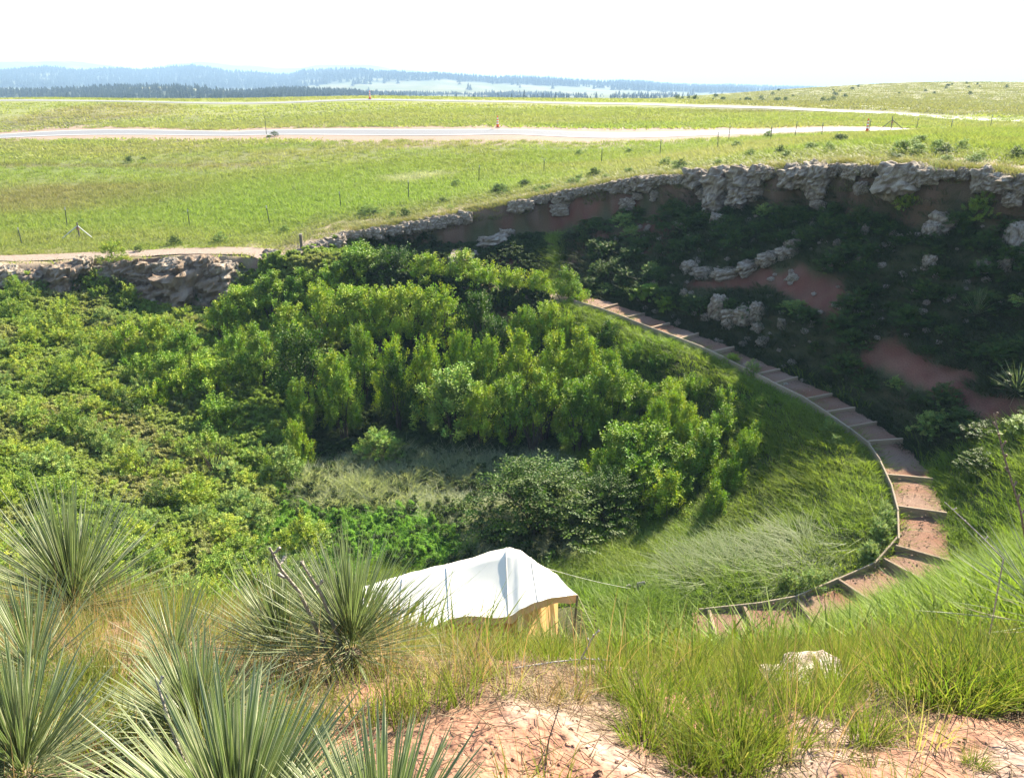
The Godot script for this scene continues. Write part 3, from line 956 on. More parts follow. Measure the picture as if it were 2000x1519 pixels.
	for k in 420:
		var x := rng.randf_range(6.0, 20.0)
		var f := rng.randf_range(31.0, 50.0)
		if rim_gap(x, f) > -0.6 or toe_gap(x, f) < 0.8: continue
		var s := rng.randf_range(0.10, 0.28) * (1.0 + 0.7 * rng.randf())
		put(buf, Basis.from_euler(Vector3(rng.randf(), rng.randf() * TAU, rng.randf())).scaled(Vector3(s, s * 0.7, s)), ground(x, f) + Vector3(0, s * 0.2, 0), Color(1.1, 1.1, 1.15))
	scatter("scattered_stones", rocks[2], mats.rock, buf, "small pale stones strewn over the shaded right slope", "stones")

# ---------------------------------------------------------------- tent
func cat(a: Vector3, b: Vector3, c: Vector3, d: Vector3, t: float) -> Vector3:
	return b.cubic_interpolate(c, a, d, t)

func w3(p: Array) -> Vector3:
	return Vector3(p[0], EYE - p[2], -p[1])

func build_tent() -> void:
	var fr := [[1.66, 18.05, 12.20], [0.87, 18.0, 12.3], [0.3, 17.85, 12.45], [-0.2, 17.65, 12.6], [-1.26, 17.55, 12.5], [-2.13, 17.2, 12.62], [-3.2, 16.9, 12.72], [-4.3, 16.6, 12.8]]
	var ri := [[1.15, 18.9, 12.1], [0.66, 19.1, 11.88], [0.18, 19.2, 11.57], [-0.28, 19.2, 11.52], [-1.4, 18.95, 11.75], [-2.3, 18.85, 11.92], [-3.15, 18.7, 12.1], [-4.3, 18.5, 12.35]]
	var cols := 42
	var rows := 16
	var grid := []
	for i in cols + 1:
		var t := float(i) / cols * 7.0
		var k := mini(int(t), 6)
		var e := t - k
		var get_ := func(l: Array) -> Vector3: return cat(w3(l[maxi(k - 1, 0)]), w3(l[k]), w3(l[k + 1]), w3(l[mini(k + 2, 7)]), e)
		var a: Vector3 = get_.call(fr)
		var r: Vector3 = get_.call(ri)
		var bk := r + Vector3(0.12, -1.45, -1.9)
		var col := []
		for j in rows + 1:
			var s := float(j) / rows
			var p: Vector3
			if s < 0.6:
				var u := s / 0.6
				p = a.lerp(r, u) + Vector3(0, -0.10 * sin(u * PI) * (0.6 + 0.4 * sin(t * 2.3)), 0)
			else:
				var u := (s - 0.6) / 0.4
				p = r.lerp(bk, u) + Vector3(0, -0.08 * sin(u * PI), 0)
			p.y += 0.018 * n_fine.get_noise_2d(t * 3.0 + s * 4.0, s * 9.0) + 0.01 * sin(t * 9.0 + s * 5.0)
			col.append(p)
		grid.append(col)
	var t_ := thing("canvas_canopy", Vector3(-1.2, EYE - 14.3, -18.2))
	tag(t_, "white canvas canopy stretched on poles at the bottom of the hollow", "tent")
	var back := -t_.position
	var sheet := MB.new()
	for i in cols + 1:
		for j in rows + 1:
			var g: Vector3 = grid[mini(i + 1, cols)][j] - grid[maxi(i - 1, 0)][j]
			var h: Vector3 = grid[i][mini(j + 1, rows)] - grid[i][maxi(j - 1, 0)]
			var no := g.cross(h).normalized()
			sheet.vert(grid[i][j] + back, no if no.y > 0 else -no, Color.WHITE)
	for i in cols:
		for j in rows:
			var o := i * (rows + 1) + j
			sheet.face(o, o + rows + 1, o + 1); sheet.face(o + 1, o + rows + 1, o + rows + 2)
	var canvas := leafy("canvas", Color(0.78, 0.76, 0.70), Color(0.30, 0.24, 0.15), 0.85, 0.15)
	var roof := part("roof_sheet", sheet.commit(), canvas, t_)
	# seams across the sheet, and the vent with its flap near the right end
	for i: int in [8, 17, 26, 34]:
		var pts := []
		for j in range(0, rows + 1): pts.append(grid[i][j] + back + Vector3(0, 0.012, 0))
		var rad := []; rad.resize(pts.size()); rad.fill(0.011)
		var m := MB.new(); m.tube(pts, rad, 4, Color(0.95, 0.95, 0.95))
		part("seam", m.commit(), canvas, roof)
	var cloth2 := leafy("canvas_edge", Color(0.62, 0.52, 0.40), Color(0.85, 0.62, 0.36), 0.9, 0.1)
	var val := MB.new()
	for i in cols:
		var a: Vector3 = grid[i][0] + back
		var e: Vector3 = grid[i + 1][0] + back
		var d1 := Vector3(0, -0.21 - 0.03 * sin(i * 1.3), 0.03 * sin(i * 0.9))
		var d2 := Vector3(0, -0.21 - 0.03 * sin((i + 1) * 1.3), 0.03 * sin((i + 1) * 0.9))
		val.quad(a, e, e + d2, a + d1, Color.WHITE)
	part("front_valance", val.commit(), cloth2, t_)
	val = MB.new()
	for j in rows:
		var a: Vector3 = grid[0][j] + back
		var e: Vector3 = grid[0][j + 1] + back
		val.quad(a, e, e + Vector3(0.02, -0.2, 0), a + Vector3(0.02, -0.2, 0), Color.WHITE)
	part("side_valance", val.commit(), cloth2, t_)
	var orange := leafy("orange_canvas", Color(0.46, 0.25, 0.11), Color(0.6, 0.36, 0.15), 0.8, 0.1)
	for l in [[-1.95, -0.95, 13.0, 14.25], [-0.9, 0.15, 12.95, 14.2], [0.3, 1.2, 12.75, 13.9]]:
		var m := MB.new()
		for s in 8:
			var x0: float = lerpf(l[0], l[1], s / 8.0)
			var x1: float = lerpf(l[0], l[1], (s + 1) / 8.0)
			m.quad(Vector3(x0, EYE - l[2], -18.5 - 0.05 * sin(s * 2.0)) + back, Vector3(x1, EYE - l[2], -18.5 - 0.05 * sin((s + 1) * 2.0)) + back, Vector3(x1, EYE - l[3], -18.2 - 0.06 * sin((s + 1) * 1.7)) + back, Vector3(x0, EYE - l[3], -18.2 - 0.06 * sin(s * 1.7)) + back, Color.WHITE)
		part("hanging_flap", m.commit(), orange if l[0] < 0.0 else cloth2, t_)
	for l in [[grid[0][0], 0.6], [grid[18][0], 0.3], [grid[41][0], 0.0], [grid[16][9], 0.0], [grid[40][9], 0.0], [grid[2][rows], 0.2], [grid[38][rows], 0.0]]:
		var top: Vector3 = l[0]
		var foot := ground(top.x - 0.1, -top.z)
		var m := MB.new()
		m.tube([foot + back - Vector3(0, 0.1, 0), top + back + Vector3(0, -0.03, 0)], [0.035, 0.03], 7, Color(0.30, 0.21, 0.13))
		part("pole", m.commit(), mats.timber, t_)
	var brace := MB.new()
	brace.tube([Vector3(-0.55, EYE - 12.75, -18.0) + back, Vector3(0.15, EYE - 13.95, -17.9) + back], [0.03, 0.03], 6, Color(0.33, 0.24, 0.16))
	part("diagonal_brace", brace.commit(), mats.timber, t_)
	var rope := MB.new()
	var r0: Vector3 = grid[5][9]
	var r1 := Vector3(3.62, EYE - 14.2, -21.3)
	var pts := []
	var rad := []
	for k in 13:
		var t := k / 12.0
		pts.append(r0.lerp(r1, t) + Vector3(0, -0.05 * sin(t * PI), 0) + back); rad.append(0.004)
	rope.tube(pts, rad, 4, Color(0.62, 0.6, 0.55))
	part("guy_rope", rope.commit(), mats.paint, t_)
	rope = MB.new()
	rope.tube([grid[0][0] + back, Vector3(2.35, EYE - 13.9, -18.3) + back], [0.008, 0.008], 4, Color(0.55, 0.5, 0.4))
	part("guy_rope", rope.commit(), mats.paint, t_)
	var st := thing("stump", ground(3.68, 21.45))
	tag(st, "weathered grey stump holding the canopy's guy rope", "stump")
	var m2 := MB.new()
	m2.tube([Vector3(0, -0.1, 0), Vector3(0.03, 0.2, 0), Vector3(0.12, 0.42, 0.03), Vector3(0.3, 0.5, 0.05)], [0.13, 0.11, 0.085, 0.05], 9, Color(0.24, 0.22, 0.20))
	part("trunk", m2.commit(), mats.timber, st)
	m2 = MB.new()
	m2.tube([Vector3(0.04, 0.25, 0), Vector3(-0.16, 0.38, 0.02), Vector3(-0.25, 0.36, 0.03)], [0.06, 0.05, 0.03], 7, Color(0.24, 0.22, 0.20))
	part("branch", m2.commit(), mats.timber, st)
	var lg := single("log", m_log(1.9, 0.11), mats.timber, ground(-0.75, 17.6) + Vector3(0, 0.1, 0), 0.5)
	tag(lg, "pale weathered log lying in front of the canopy", "log")
	var pl := single("plank", m_log(0.9, 0.06), mats.timber, ground(0.35, 17.7) + Vector3(0, 0.07, 0), -0.4)
	tag(pl, "short pale branch on the ground in front of the canopy's orange flap", "branch")

func m_log(l: float, r: float) -> ArrayMesh:
	var b := MB.new()
	var pts := []
	var rad := []
	for k in 8:
		var t := k / 7.0
		pts.append(Vector3((t - 0.5) * l, sin(t * 5.0) * r * 0.5, cos(t * 4.0) * r * 0.6)); rad.append(r * lerpf(1.1, 0.7, t))
	b.tube(pts, rad, 8, Color(0.48, 0.43, 0.36))
	return b.commit()

# ---------------------------------------------------------------- posts, braces, cones
func build_posts() -> void:
	rng.seed = 9
	var green := Color(0.06, 0.075, 0.05)
	var proto: Node3D = null
	var list := [[-30.75, 52.19, 1.05, "short steel fence post at the far left, low in the grass"], [-30.51, 57.48, 1.4, "dark steel fence post beside the corner brace at the left"], [-22.26, 57.87, 1.15, "thin steel fence post in the bright meadow, left of the wooden post"], [-16.61, 57.53, 1.35, "leaning steel fence post above the wooden path post"], [-12.35, 61.04, 1.2, "steel fence post behind the left end of the far rim ledge"], [-7.65, 62.75, 1.4, "steel fence post beside the pale streak in the meadow"], [-2.65, 68.03, 1.35, "tall steel fence post above the red bank"], [2.63, 70.94, 1.1, "steel fence post above the bare ground of the far rim"], [7.73, 74.26, 1.3, "steel fence post left of the sage bushes on the far rim"], [12.95, 75.53, 1.4, "steel fence post among the sage bushes on the far rim"],
		[17.31, 72.75, 1.4, "steel fence post reaching above the road's near edge"], [20.99, 84.13, 1.5, "tall steel fence post standing against the pale road"], [22.9, 76.88, 1.35, "steel fence post in front of the road, left of two others"], [27.11, 83.27, 1.4, "steel fence post in the middle of the road's right stretch"], [28.67, 80.49, 1.2, "steel fence post with a pale insulator on its tip"], [35.35, 86.25, 1.3, "steel fence post beside the right traffic cone"], [42.71, 92.02, 1.4, "first steel fence post right of the far corner brace"], [47.42, 94.1, 1.3, "second steel fence post right of the far corner brace"], [55.09, 100.44, 1.4, "last steel fence post at the far right"]]
	for l in list:
		if proto == null:
			proto = thing("fence_post", Vector3.ZERO)
			var b := MB.new()
			b.box(Transform3D(Basis(), Vector3(0, 0.5, 0)), Vector3(0.05, 1.1, 0.012), green)
			b.box(Transform3D(Basis(), Vector3(0, 0.5, -0.022)), Vector3(0.012, 1.1, 0.03), green)
			part("post", b.commit(), mats.paint, proto)
			b = MB.new()
			b.box(Transform3D(Basis(), Vector3(0, 0.98, 0.002)), Vector3(0.052, 0.14, 0.016), Color(0.35, 0.36, 0.33))
			part("tip", b.commit(), mats.paint, proto)
			for k in 4:
				b = MB.new()
				b.box(Transform3D(Basis(), Vector3(0, 0.25 + k * 0.2, 0.012)), Vector3(0.03, 0.02, 0.014), green)
				part("lug", b.commit(), mats.paint, proto)
		var o: Node3D = proto
		if l != list[0]:
			o = proto.duplicate(); o.name = numbered("fence_post"); add_child(o)
		o.position = ground(l[0], l[1])
		o.scale = Vector3(1.25, l[2], 1.25)
		o.rotation = Vector3(rng.randf_range(-0.03, 0.03), rng.randf_range(-0.4, 0.4), rng.randf_range(-0.05, 0.05) + (0.1 if l[0] == -16.61 else 0.0))
		tag(o, l[3], "fence post", "steel fence posts round the hollow")
	var mk := single("marker_stake", proto.get_child(0).mesh, mats.paint, ground(-29.79, 105.51))
	mk.scale = Vector3(1.4, 2.0, 1.4)
	tag(mk, "tall thin marker stake at the near edge of the road", "marker stake")
	# wooden post where the path leaves the rim
	var wp := thing("wooden_post", ground(-12.34, 48.73))
	wp.scale.y = 1.3
	tag(wp, "weathered square wooden post beside the path at the trees' top", "post")
	var b2 := MB.new()
	b2.box(Transform3D(Basis(), Vector3(0, 0.5, 0)), Vector3(0.16, 1.2, 0.16), Color(0.20, 0.165, 0.14), 0.015)
	part("shaft", b2.commit(), mats.timber, wp)
	b2 = MB.new()
	b2.box(Transform3D(Basis(Vector3(1, 0, 0), 0.15), Vector3(0, 1.11, 0)), Vector3(0.165, 0.04, 0.165), Color(0.27, 0.24, 0.21), 0.01)
	part("weathered_top", b2.commit(), mats.timber, wp)
	# corner braces of the fence
	for l in [[-28.06, 54.13, 0.85, "fence corner brace with two pale slanting struts in the left meadow", Color(0.5, 0.5, 0.47)], [39.69, 91.28, 1.25, "dark fence corner brace with slanting struts near the right traffic cone", Color(0.07, 0.075, 0.06)]]:
		var br := thing("corner_brace", ground(l[0], l[1]))
		tag(br, l[3], "fence brace")
		var h: float = l[2]
		b2 = MB.new(); b2.tube([Vector3(0, -0.1, 0), Vector3(0, h * 1.25, 0)], [0.05, 0.05], 8, Color(0.12, 0.11, 0.09))
		part("corner_post", b2.commit(), mats.paint, br)
		for s: float in [-1.0, 1.0]:
			b2 = MB.new(); b2.tube([Vector3(0, h, 0), Vector3(s * 1.3 * h, 0.0, 0.3)], [0.035, 0.035], 7, l[4])
			part("strut", b2.commit(), mats.paint, br)
		b2 = MB.new(); b2.box(Transform3D(Basis(), Vector3(0, h * 0.8, 0.04)), Vector3(0.16, 0.22, 0.04), Color(0.25, 0.12, 0.08))
		part("plate", b2.commit(), mats.paint, br)
	# traffic cones
	var first: Node3D = null
	for l in [[-1.66, 101.0, "orange and white traffic cone alone on the middle of the road"], [-24.1, 149.6, "orange and white traffic cone on the far road, small on the skyline"], [34.52, 84.69, "orange and white traffic cone at the right end of the road by the fence"]]:
		var o := first
		if o == null:
			first = thing("traffic_cone", Vector3.ZERO); o = first
			var base := MB.new(); base.box(Transform3D(Basis(), Vector3(0, 0.035, 0)), Vector3(0.42, 0.07, 0.42), Color(0.05, 0.04, 0.04), 0.012)
			part("base", base.commit(), mats.paint, o)
			var at := 0.07
			var k := 0
			for hgt: float in [0.30, 0.13, 0.12, 0.13, 0.12, 0.13, 0.16]:
				var m := MB.new()
				var ra := lerpf(0.125, 0.045, (at - 0.07) / 1.09)
				var rb := lerpf(0.125, 0.045, (at + hgt - 0.07) / 1.09)
				m.tube([Vector3(0, at, 0), Vector3(0, at + hgt, 0)], [ra, rb], 14, Color(0.75, 0.10, 0.03) if k % 2 == 0 else Color(0.8, 0.8, 0.78), k == 6)
				part("orange_body" if k % 2 == 0 else "white_band", m.commit(), mats.paint, o)
				at += hgt; k += 1
			var m := MB.new(); m.tube([Vector3(0, at - 0.01, 0), Vector3(0, at + 0.05, 0)], [0.03, 0.03], 8, Color(0.75, 0.10, 0.03))
			part("grip", m.commit(), mats.paint, o)
		else:
			o = first.duplicate(); o.name = numbered("traffic_cone"); add_child(o)
		o.position = ground(l[0], l[1]) + Vector3(0, 0.15, 0)
		o.scale = Vector3(1.25, 1.1, 1.25)
		tag(o, l[2], "traffic cone", "traffic cones on the roads")

# ---------------------------------------------------------------- the thicket
func row_label(list: Array, where: String) -> void:
	# list of [node, description]; counted from the left as the camera sees them
	list.sort_custom(func(a, b): return a[0].position.x / -a[0].position.z < b[0].position.x / -b[0].position.z)
	var by := {}
	for l in list:
		by[l[1]] = by.get(l[1], 0) + 1
		l[0].set_meta("label", "%s, %s from the left %s" % [l[1], nth(by[l[1]]), where])

var leaf_cols := [Color(0.105, 0.16, 0.026), Color(0.125, 0.175, 0.026), Color(0.085, 0.14, 0.026), Color(0.14, 0.175, 0.03)]
var crowns := []
var trunks := []
var scrub := []

func build_trees() -> void:
	for k in 6: crowns.append(crown(300 + k, 22, 10, 28, 0.037, [0.5, 0.65, 0.4, 0.6, 0.55, 0.7][k], [0.82, 0.7, 0.9, 0.75, 0.8, 0.68][k], leaf_cols))
	crowns.append(crown(390, 40, 11, 26, 0.026, 0.3, 1.2, leaf_cols))
	for k in 3: trunks.append(stems(330 + k, 6, 0.72, 0.016))
	var rows := {
		"rear": [[-8.6, 46.5, 8.65, 3.72], [-6.6, 46.5, 8.70, 3.44], [-10.1, 45.5, 9.02, 3.09], [-4.7, 45.5, 9.02, 3.09], [-2.8, 45.5, 8.85, 3.09], [-1.5, 44.5, 9.33, 2.76], [0.0, 43.8, 9.45, 2.45], [1.4, 43.5, 9.55, 2.44], [3.0, 43.0, 9.31, 2.41], [3.5, 42.3, 10.26, 1.75], [-11.8, 45.5, 9.31, 3.10], [-13.2, 44.5, 9.77, 3.05], [-14.4, 43.5, 10.22, 2.72], [-15.2, 42.5, 10.86, 2.95]],
		"second": [[-11.1, 40.0, 10.52, 3.03], [-9.9, 42.1, 9.90, 2.64], [-8.1, 41.7, 9.75, 3.13], [-6.7, 41.6, 9.94, 2.87], [-5.1, 41.6, 9.78, 2.87], [-3.6, 41.6, 9.84, 2.61], [-1.7, 40.8, 10.05, 2.82], [-0.7, 39.8, 10.94, 2.27], [0.6, 39.8, 10.53, 2.26], [1.8, 40.2, 10.37, 2.28], [2.8, 39.8, 10.89, 1.77]],
		"third": [[-9.7, 36.3, 10.46, 3.01], [-8.1, 35.3, 11.32, 2.50], [-5.5, 36.3, 10.89, 1.86], [-3.9, 36.3, 10.99, 2.09], [-7.1, 37.6, 10.78, 2.16], [-2.3, 36.7, 10.81, 2.11], [-1.1, 36.7, 11.05, 1.88], [0.3, 36.7, 10.76, 2.34], [1.9, 35.9, 10.58, 2.52], [3.3, 35.9, 10.42, 2.29], [4.3, 34.6, 11.08, 2.23], [-12.0, 37.6, 10.78, 2.16]],
		"fourth": [[-2.6, 34.0, 11.59, 3.31], [-5.2, 35.2, 11.26, 1.81], [0.0, 33.6, 11.94, 2.41], [1.4, 33.6, 11.71, 2.40], [2.8, 33.1, 11.77, 2.59], [4.4, 33.5, 11.40, 2.39], [5.5, 33.8, 12.15, 2.20], [6.8, 33.2, 11.94, 2.16], [7.8, 33.2, 11.80, 1.95], [8.8, 32.4, 12.16, 1.70], [-1.3, 33.5, 12.32, 1.97]],
		"right": [[5.2, 29.2, 12.3, 2.6], [6.4, 28.4, 12.9, 2.4], [7.4, 29.4, 12.4, 2.3], [8.3, 30.4, 12.1, 2.1], [9.3, 29.6, 12.5, 2.0], [8.0, 27.6, 13.1, 1.9], [5.6, 27.0, 13.2, 2.2], [6.6, 31.6, 11.9, 2.3], [8.9, 31.9, 11.9, 1.9], [7.3, 26.4, 13.4, 1.6], [9.9, 31.2, 12.0, 1.6], [4.6, 38.2, 10.9, 2.0], [5.6, 36.6, 11.3, 1.8], [6.7, 35.4, 11.6, 1.7]],
		"front": [[-9.3, 33.7, 12.21, 1.76], [-9.0, 31.8, 13.35, 1.91], [-7.5, 34.2, 11.47, 1.77], [4.3, 29.1, 12.19, 2.51], [5.8, 30.4, 11.82, 1.80], [4.7, 28.0, 12.70, 2.63], [3.5, 28.5, 12.96, 2.11], [6.9, 30.4, 12.04, 1.60], [8.8, 28.5, 12.33, 1.52]],
		"left": [[-15.6, 36.3, 11.62, 2.34], [-17.4, 39.2, 10.84, 2.49], [-16.1, 39.1, 11.20, 2.49], [-13.9, 36.1, 11.85, 2.80], [-15.2, 35.3, 12.33, 2.30], [-15.9, 34.2, 12.65, 2.24], [-12.7, 33.5, 12.85, 2.64], [-12.7, 31.6, 13.67, 2.32], [-10.9, 30.7, 14.17, 2.07], [-9.7, 29.9, 14.09, 1.42], [-18.9, 39.1, 11.20, 2.24], [-13.3, 38.1, 11.19, 2.19], [-17.1, 36.3, 11.86, 2.11]],
	}
	var where := {"rear": "in the thicket's rear row", "second": "in the thicket's second row", "third": "in the thicket's middle row", "fourth": "in the thicket's lower row", "right": "in the thicket's right wing", "front": "at the thicket's front", "left": "at the thicket's left end"}
	rng.seed = 21
	for key in rows:
		var made := []
		for l in rows[key]:
			var o := thing("leafy_tree", Vector3.ZERO)
			var g := ground(l[0], l[1])
			var top: float = EYE - l[2] + (-0.25 if l[0] < -9.5 and l[0] > -12.4 and l[1] > 43.0 else 0.35)
			var h := maxf(top - g.y, 3.3) * 1.03
			var cr := part("crown", crowns[rng.randi() % 6], mats.leaf_green, o)
			part("stems", trunks[rng.randi() % 3], mats.timber, o)
			var bb := cr.mesh.get_aabb()
			h /= bb.end.y
			o.position = Vector3(g.x, top - h * bb.end.y, g.z)
			o.rotation.y = rng.randf() * TAU
			var w: float = l[3] * 1.2 / maxf(bb.size.x, bb.size.z)
			o.scale = Vector3(w, h, w)
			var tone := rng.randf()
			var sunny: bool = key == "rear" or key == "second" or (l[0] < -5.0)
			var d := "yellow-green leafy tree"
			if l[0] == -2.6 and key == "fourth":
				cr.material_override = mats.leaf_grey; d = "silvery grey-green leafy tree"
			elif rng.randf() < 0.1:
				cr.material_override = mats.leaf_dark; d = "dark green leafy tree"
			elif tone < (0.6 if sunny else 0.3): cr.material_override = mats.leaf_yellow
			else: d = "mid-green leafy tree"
			if h > 3.9: d = "tall " + d
			elif h < 2.7: d = "low " + d
			tag(o, d, "tree", "leafy trees of the thicket in the hollow")
			made.append([o, d])
		row_label(made, where[key])
	# the broad dark shrub in front, and a few that stand apart
	for l in [[0.9, 26.2, 12.1, 4.4, 6, "broad round dark green shrub standing behind the canopy", "leaf_dark"], [3.4, 26.9, 12.9, 2.6, 6, "dark shrub leaning against the right side of the broad round one", "leaf_dark"], [-5.6, 32.2, 13.6, 2.0, 2, "dull green shrub alone in the shade at the foot of the thicket", "leaf_grey"], [7.0, 41.6, 9.55, 1.7, 1, "rounded green bush beside the upper path at the foot of the shaded slope", "leaf_green"], [7.7, 40.5, 9.95, 1.25, 3, "smaller bush casting shade across the upper path", "leaf_green"], [9.6, 34.6, 11.05, 0.9, 4, "bright sapling on the path's inner edge", "leaf_yellow"]]:
		var o := thing("round_shrub", Vector3.ZERO)
		var g := ground(l[0], l[1])
		var top: float = EYE - l[2]
		var h := maxf(top - g.y, 0.9)
		var bb := part("crown", crowns[l[4]], mats[l[6]], o).mesh.get_aabb()
		part("stems", trunks[0], mats.timber, o)
		o.position = Vector3(g.x, top - h, g.z); o.rotation.y = l[0] * 3.0
		var w: float = l[3] * (1.5 if l[4] == 6 else 1.2) / maxf(bb.size.x, bb.size.z)
		o.scale = Vector3(w, h / bb.end.y, w)
		tag(o, l[5], "shrub")

	for l in [[-6.2, 38.9, 1.8, "grey bare-branched shrub among the back rows of the thicket"], [0.9, 32.6, 1.6, "bare dead shrub at the lower edge of the thicket"], [-11.6, 29.4, 1.3, "brown leafless shrub where the thicket meets the left slope"], [4.9, 31.2, 1.7, "bare twiggy shrub in the thicket's right wing"], [-13.8, 28.2, 1.2, "dead grey shrub in the scrub left of the floor"]]:
		var o := single("bare_shrub", stems(345, 16, 0.9, 0.012), mats.timber, ground(l[0], l[1]), l[0])
		o.scale = Vector3(l[2] * 1.6, l[2] * 1.4, l[2] * 1.6)
		tag(o, l[3], "shrub")

func build_shrubs() -> void:
	for k in 5: scrub.append(crown(400 + k, 12, 12, 30, 0.042, 0.35, 1.45, [Color(0.125, 0.16, 0.038), Color(0.155, 0.185, 0.042), Color(0.10, 0.15, 0.042)]))
	rng.seed = 31
	# scrub on the left slope
	var made := {}
	var names := {"leaf_yellow": "yellow-green bushy shrub", "leaf_green": "green bushy shrub", "leaf_dark": "dark green bushy shrub", "leaf_grey": "grey-green bushy shrub"}
	var spots := []
	var tries := 0
	while spots.size() < 165 and tries < 6000:
		tries += 1
		var f := rng.randf_range(15.0, 46.5)
		var x := rng.randf_range(-0.66 * f - 2.0, -6.0)
		if rim_gap(x, f) > -1.2: continue
		if x > -16.0 and f > 31.0: continue
		if x > -9.0 and f > 26.0: continue
		if x > -7.5 and f < 22.0: continue
		var ok := true
		for s in spots:
			if Vector2(s[0] - x, s[1] - f).length() < 0.92: ok = false; break
		if ok: spots.append([x, f])
	for s in spots:
		var t := rng.randf()
		var m := "leaf_yellow" if t < 0.38 else "leaf_green" if t < 0.64 else "leaf_grey" if t < 0.9 else "leaf_dark"
		var o := single("bushy_shrub", scrub[rng.randi() % 5], mats[m], ground(s[0], s[1]) - Vector3(0, 0.12, 0), rng.randf() * TAU)
		var w := rng.randf_range(1.2, 2.0)
		o.scale = Vector3(w, w * rng.randf_range(0.6, 0.95), w)
		tag(o, names[m], "shrub", "scrub on the left slope of the hollow")
		var band := "on the left slope nearest the rim path" if s[1] > 39.0 else "on the upper left slope" if s[1] > 32.0 else "on the middle of the left slope" if s[1] > 25.0 else "on the lower left slope behind the yuccas"
		if not made.has(band): made[band] = []
		made[band].append([o, names[m]])
	for b in made: row_label(made[b], b)
	# low dark bushes on the shaded slope
	var low := []
	tries = 0
	spots.clear()
	while spots.size() < 170 and tries < 5000:
		tries += 1
		var x := rng.randf_range(4.0, 23.0)
		var f := rng.randf_range(24.0, 53.0)
		if rim_gap(x, f) > -1.1 or toe_gap(x, f) < 1.8: continue
		if slip(x, f) < 1.0: continue
		if near_line([[9.1, 41.9], [11.0, 39.6], [13.4, 38.6]], x, f) < 1.3: continue
		if near_line([[9.4, 38.0], [12.0, 35.0]], x, f) < 0.9: continue
		var ok := true
		for s in spots:
			if Vector2(s[0] - x, s[1] - f).length() < 0.8: ok = false; break
		if ok: spots.append([x, f])
	for s in spots:
		var m := "leaf_dark" if rng.randf() < 0.93 else "leaf_grey"
		var o := single("low_bush", scrub[rng.randi() % 5], mats[m], ground(s[0], s[1]) - Vector3(0, 0.1, 0), rng.randf() * TAU)
		var w := rng.randf_range(0.8, 2.1)
		o.scale = Vector3(w, w * rng.randf_range(0.35, 0.6), w)
		var d := "low dark bush" if m == "leaf_dark" else "low greyish bush"
		tag(o, d, "bush", "low bushes on the shaded right slope")
		low.append([o, d + (" high up" if rim_gap(s[0], s[1]) > -6.0 else " low down")])
	row_label(low, "on the shaded right slope")
	# bushes hanging over the outcrop at the left and under the right ledge
	for l in [[-23.6, 46.9, 2.2, "leaf_green", "green bush hanging over the left side of the big outcrop"], [-22.4, 46.6, 2.0, "leaf_dark", "dark bush between the two outcrops at the left"], [-21.6, 45.9, 1.8, "leaf_yellow", "yellowish bush in front of the outcrop's dark foot"], [-26.4, 45.6, 1.5, "leaf_grey", "grey bush below the brown outcrop at the far left"], [-15.6, 47.2, 1.6, "leaf_grey", "dry greenish bush right of the white rock face"], [-24.3, 46.9, 1.5, "leaf_green", "bush climbing the bank below the lone pale boulder"], [-22.9, 47.5, 1.9, "leaf_yellow", "yellow-green bush hanging from the rim path's edge"], [17.6, 37.6, 1.3, "leaf_yellow", "bright green bush growing in a notch of the right rim ledge"], [19.6, 35.3, 1.5, "leaf_green", "green bush under the ledge near the right edge of the view"]]:
		var o := single("hanging_bush", scrub[rng.randi() % 5], mats[l[3]], ground(l[0], l[1]) - Vector3(0, 0.1, 0), rng.randf() * TAU)
		o.scale = Vector3(l[2], l[2] * 0.8, l[2])
		tag(o, l[4], "bush")
	# sage bushes on the far rim and in the meadow
	low.clear()
	var rim_list := [[-4.42, 66.98], [0.93, 62.08], [-0.53, 58.99], [11.05, 81.09], [12.72, 79.48], [6.25, 81.01], [18.46, 70.93], [14.87, 44.57], [21.21, 56.09], [34.2, 69.12], [19.7, 38.95], [20.28, 37.83], [17.95, 40.21], [-20.97, 51.65], [-22.49, 49.9], [-18.26, 52.12], [-30.2, 58.9], [-14.92, 54.8], [10.68, 54.26], [10.6, 59.31], [24.81, 84.24], [-37.55, 87.78], [-28.79, 102.6], [-28.29, 103.4], [-38.5, 86.5]]
	for k in 40:
		var th := rng.randf_range(0.15, 1.95)
		var r := rim_r[int(th / TAU * NT)] + rng.randf_range(0.8, 9.0)
		rim_list.append([C.x + cos(th) * r, C.y + sin(th) * r])
	for l in rim_list:
		var m := "leaf_grey" if rng.randf() < 0.7 else "leaf_dark"
		var o := single("sage_bush", scrub[rng.randi() % 5], mats[m], ground(l[0], l[1]) - Vector3(0, 0.06, 0), rng.randf() * TAU)
		var w := rng.randf_range(0.6, 1.25)
		o.scale = Vector3(w, w * rng.randf_range(0.5, 0.75), w)
		var d := "grey-green sage bush" if m == "leaf_grey" else "dark sage bush"
		tag(o, d, "bush", "sage bushes on the rim")
		low.append([o, d + (" near the road" if l[1] > 75.0 else " by the lip" if rim_gap(l[0], l[1]) < 4.0 else " back from the lip")])
	row_label(low, "on the far rim")
	# small dark bushes on the hill at the right
	low.clear()
	for k in 46:
		var bb := deg_to_rad(rng.randf_range(9.0, 31.0))
		var d := rng.randf_range(170.0, 325.0)
		var x := d * sin(bb)
		var f := d * cos(bb)
		var o := single("hill_bush", scrub[rng.randi() % 5], mats.leaf_dark, ground(x, f), rng.randf() * TAU)
		var w := rng.randf_range(0.8, 1.7)
		o.scale = Vector3(w, w * 0.7, w)
		var ds := "small dark bush %s the hill" % ("high on" if d > 260.0 else "low on")
		tag(o, ds, "bush", "small bushes on the hill at the right")
		low.append([o, ds])
	row_label(low, "beyond the far road")

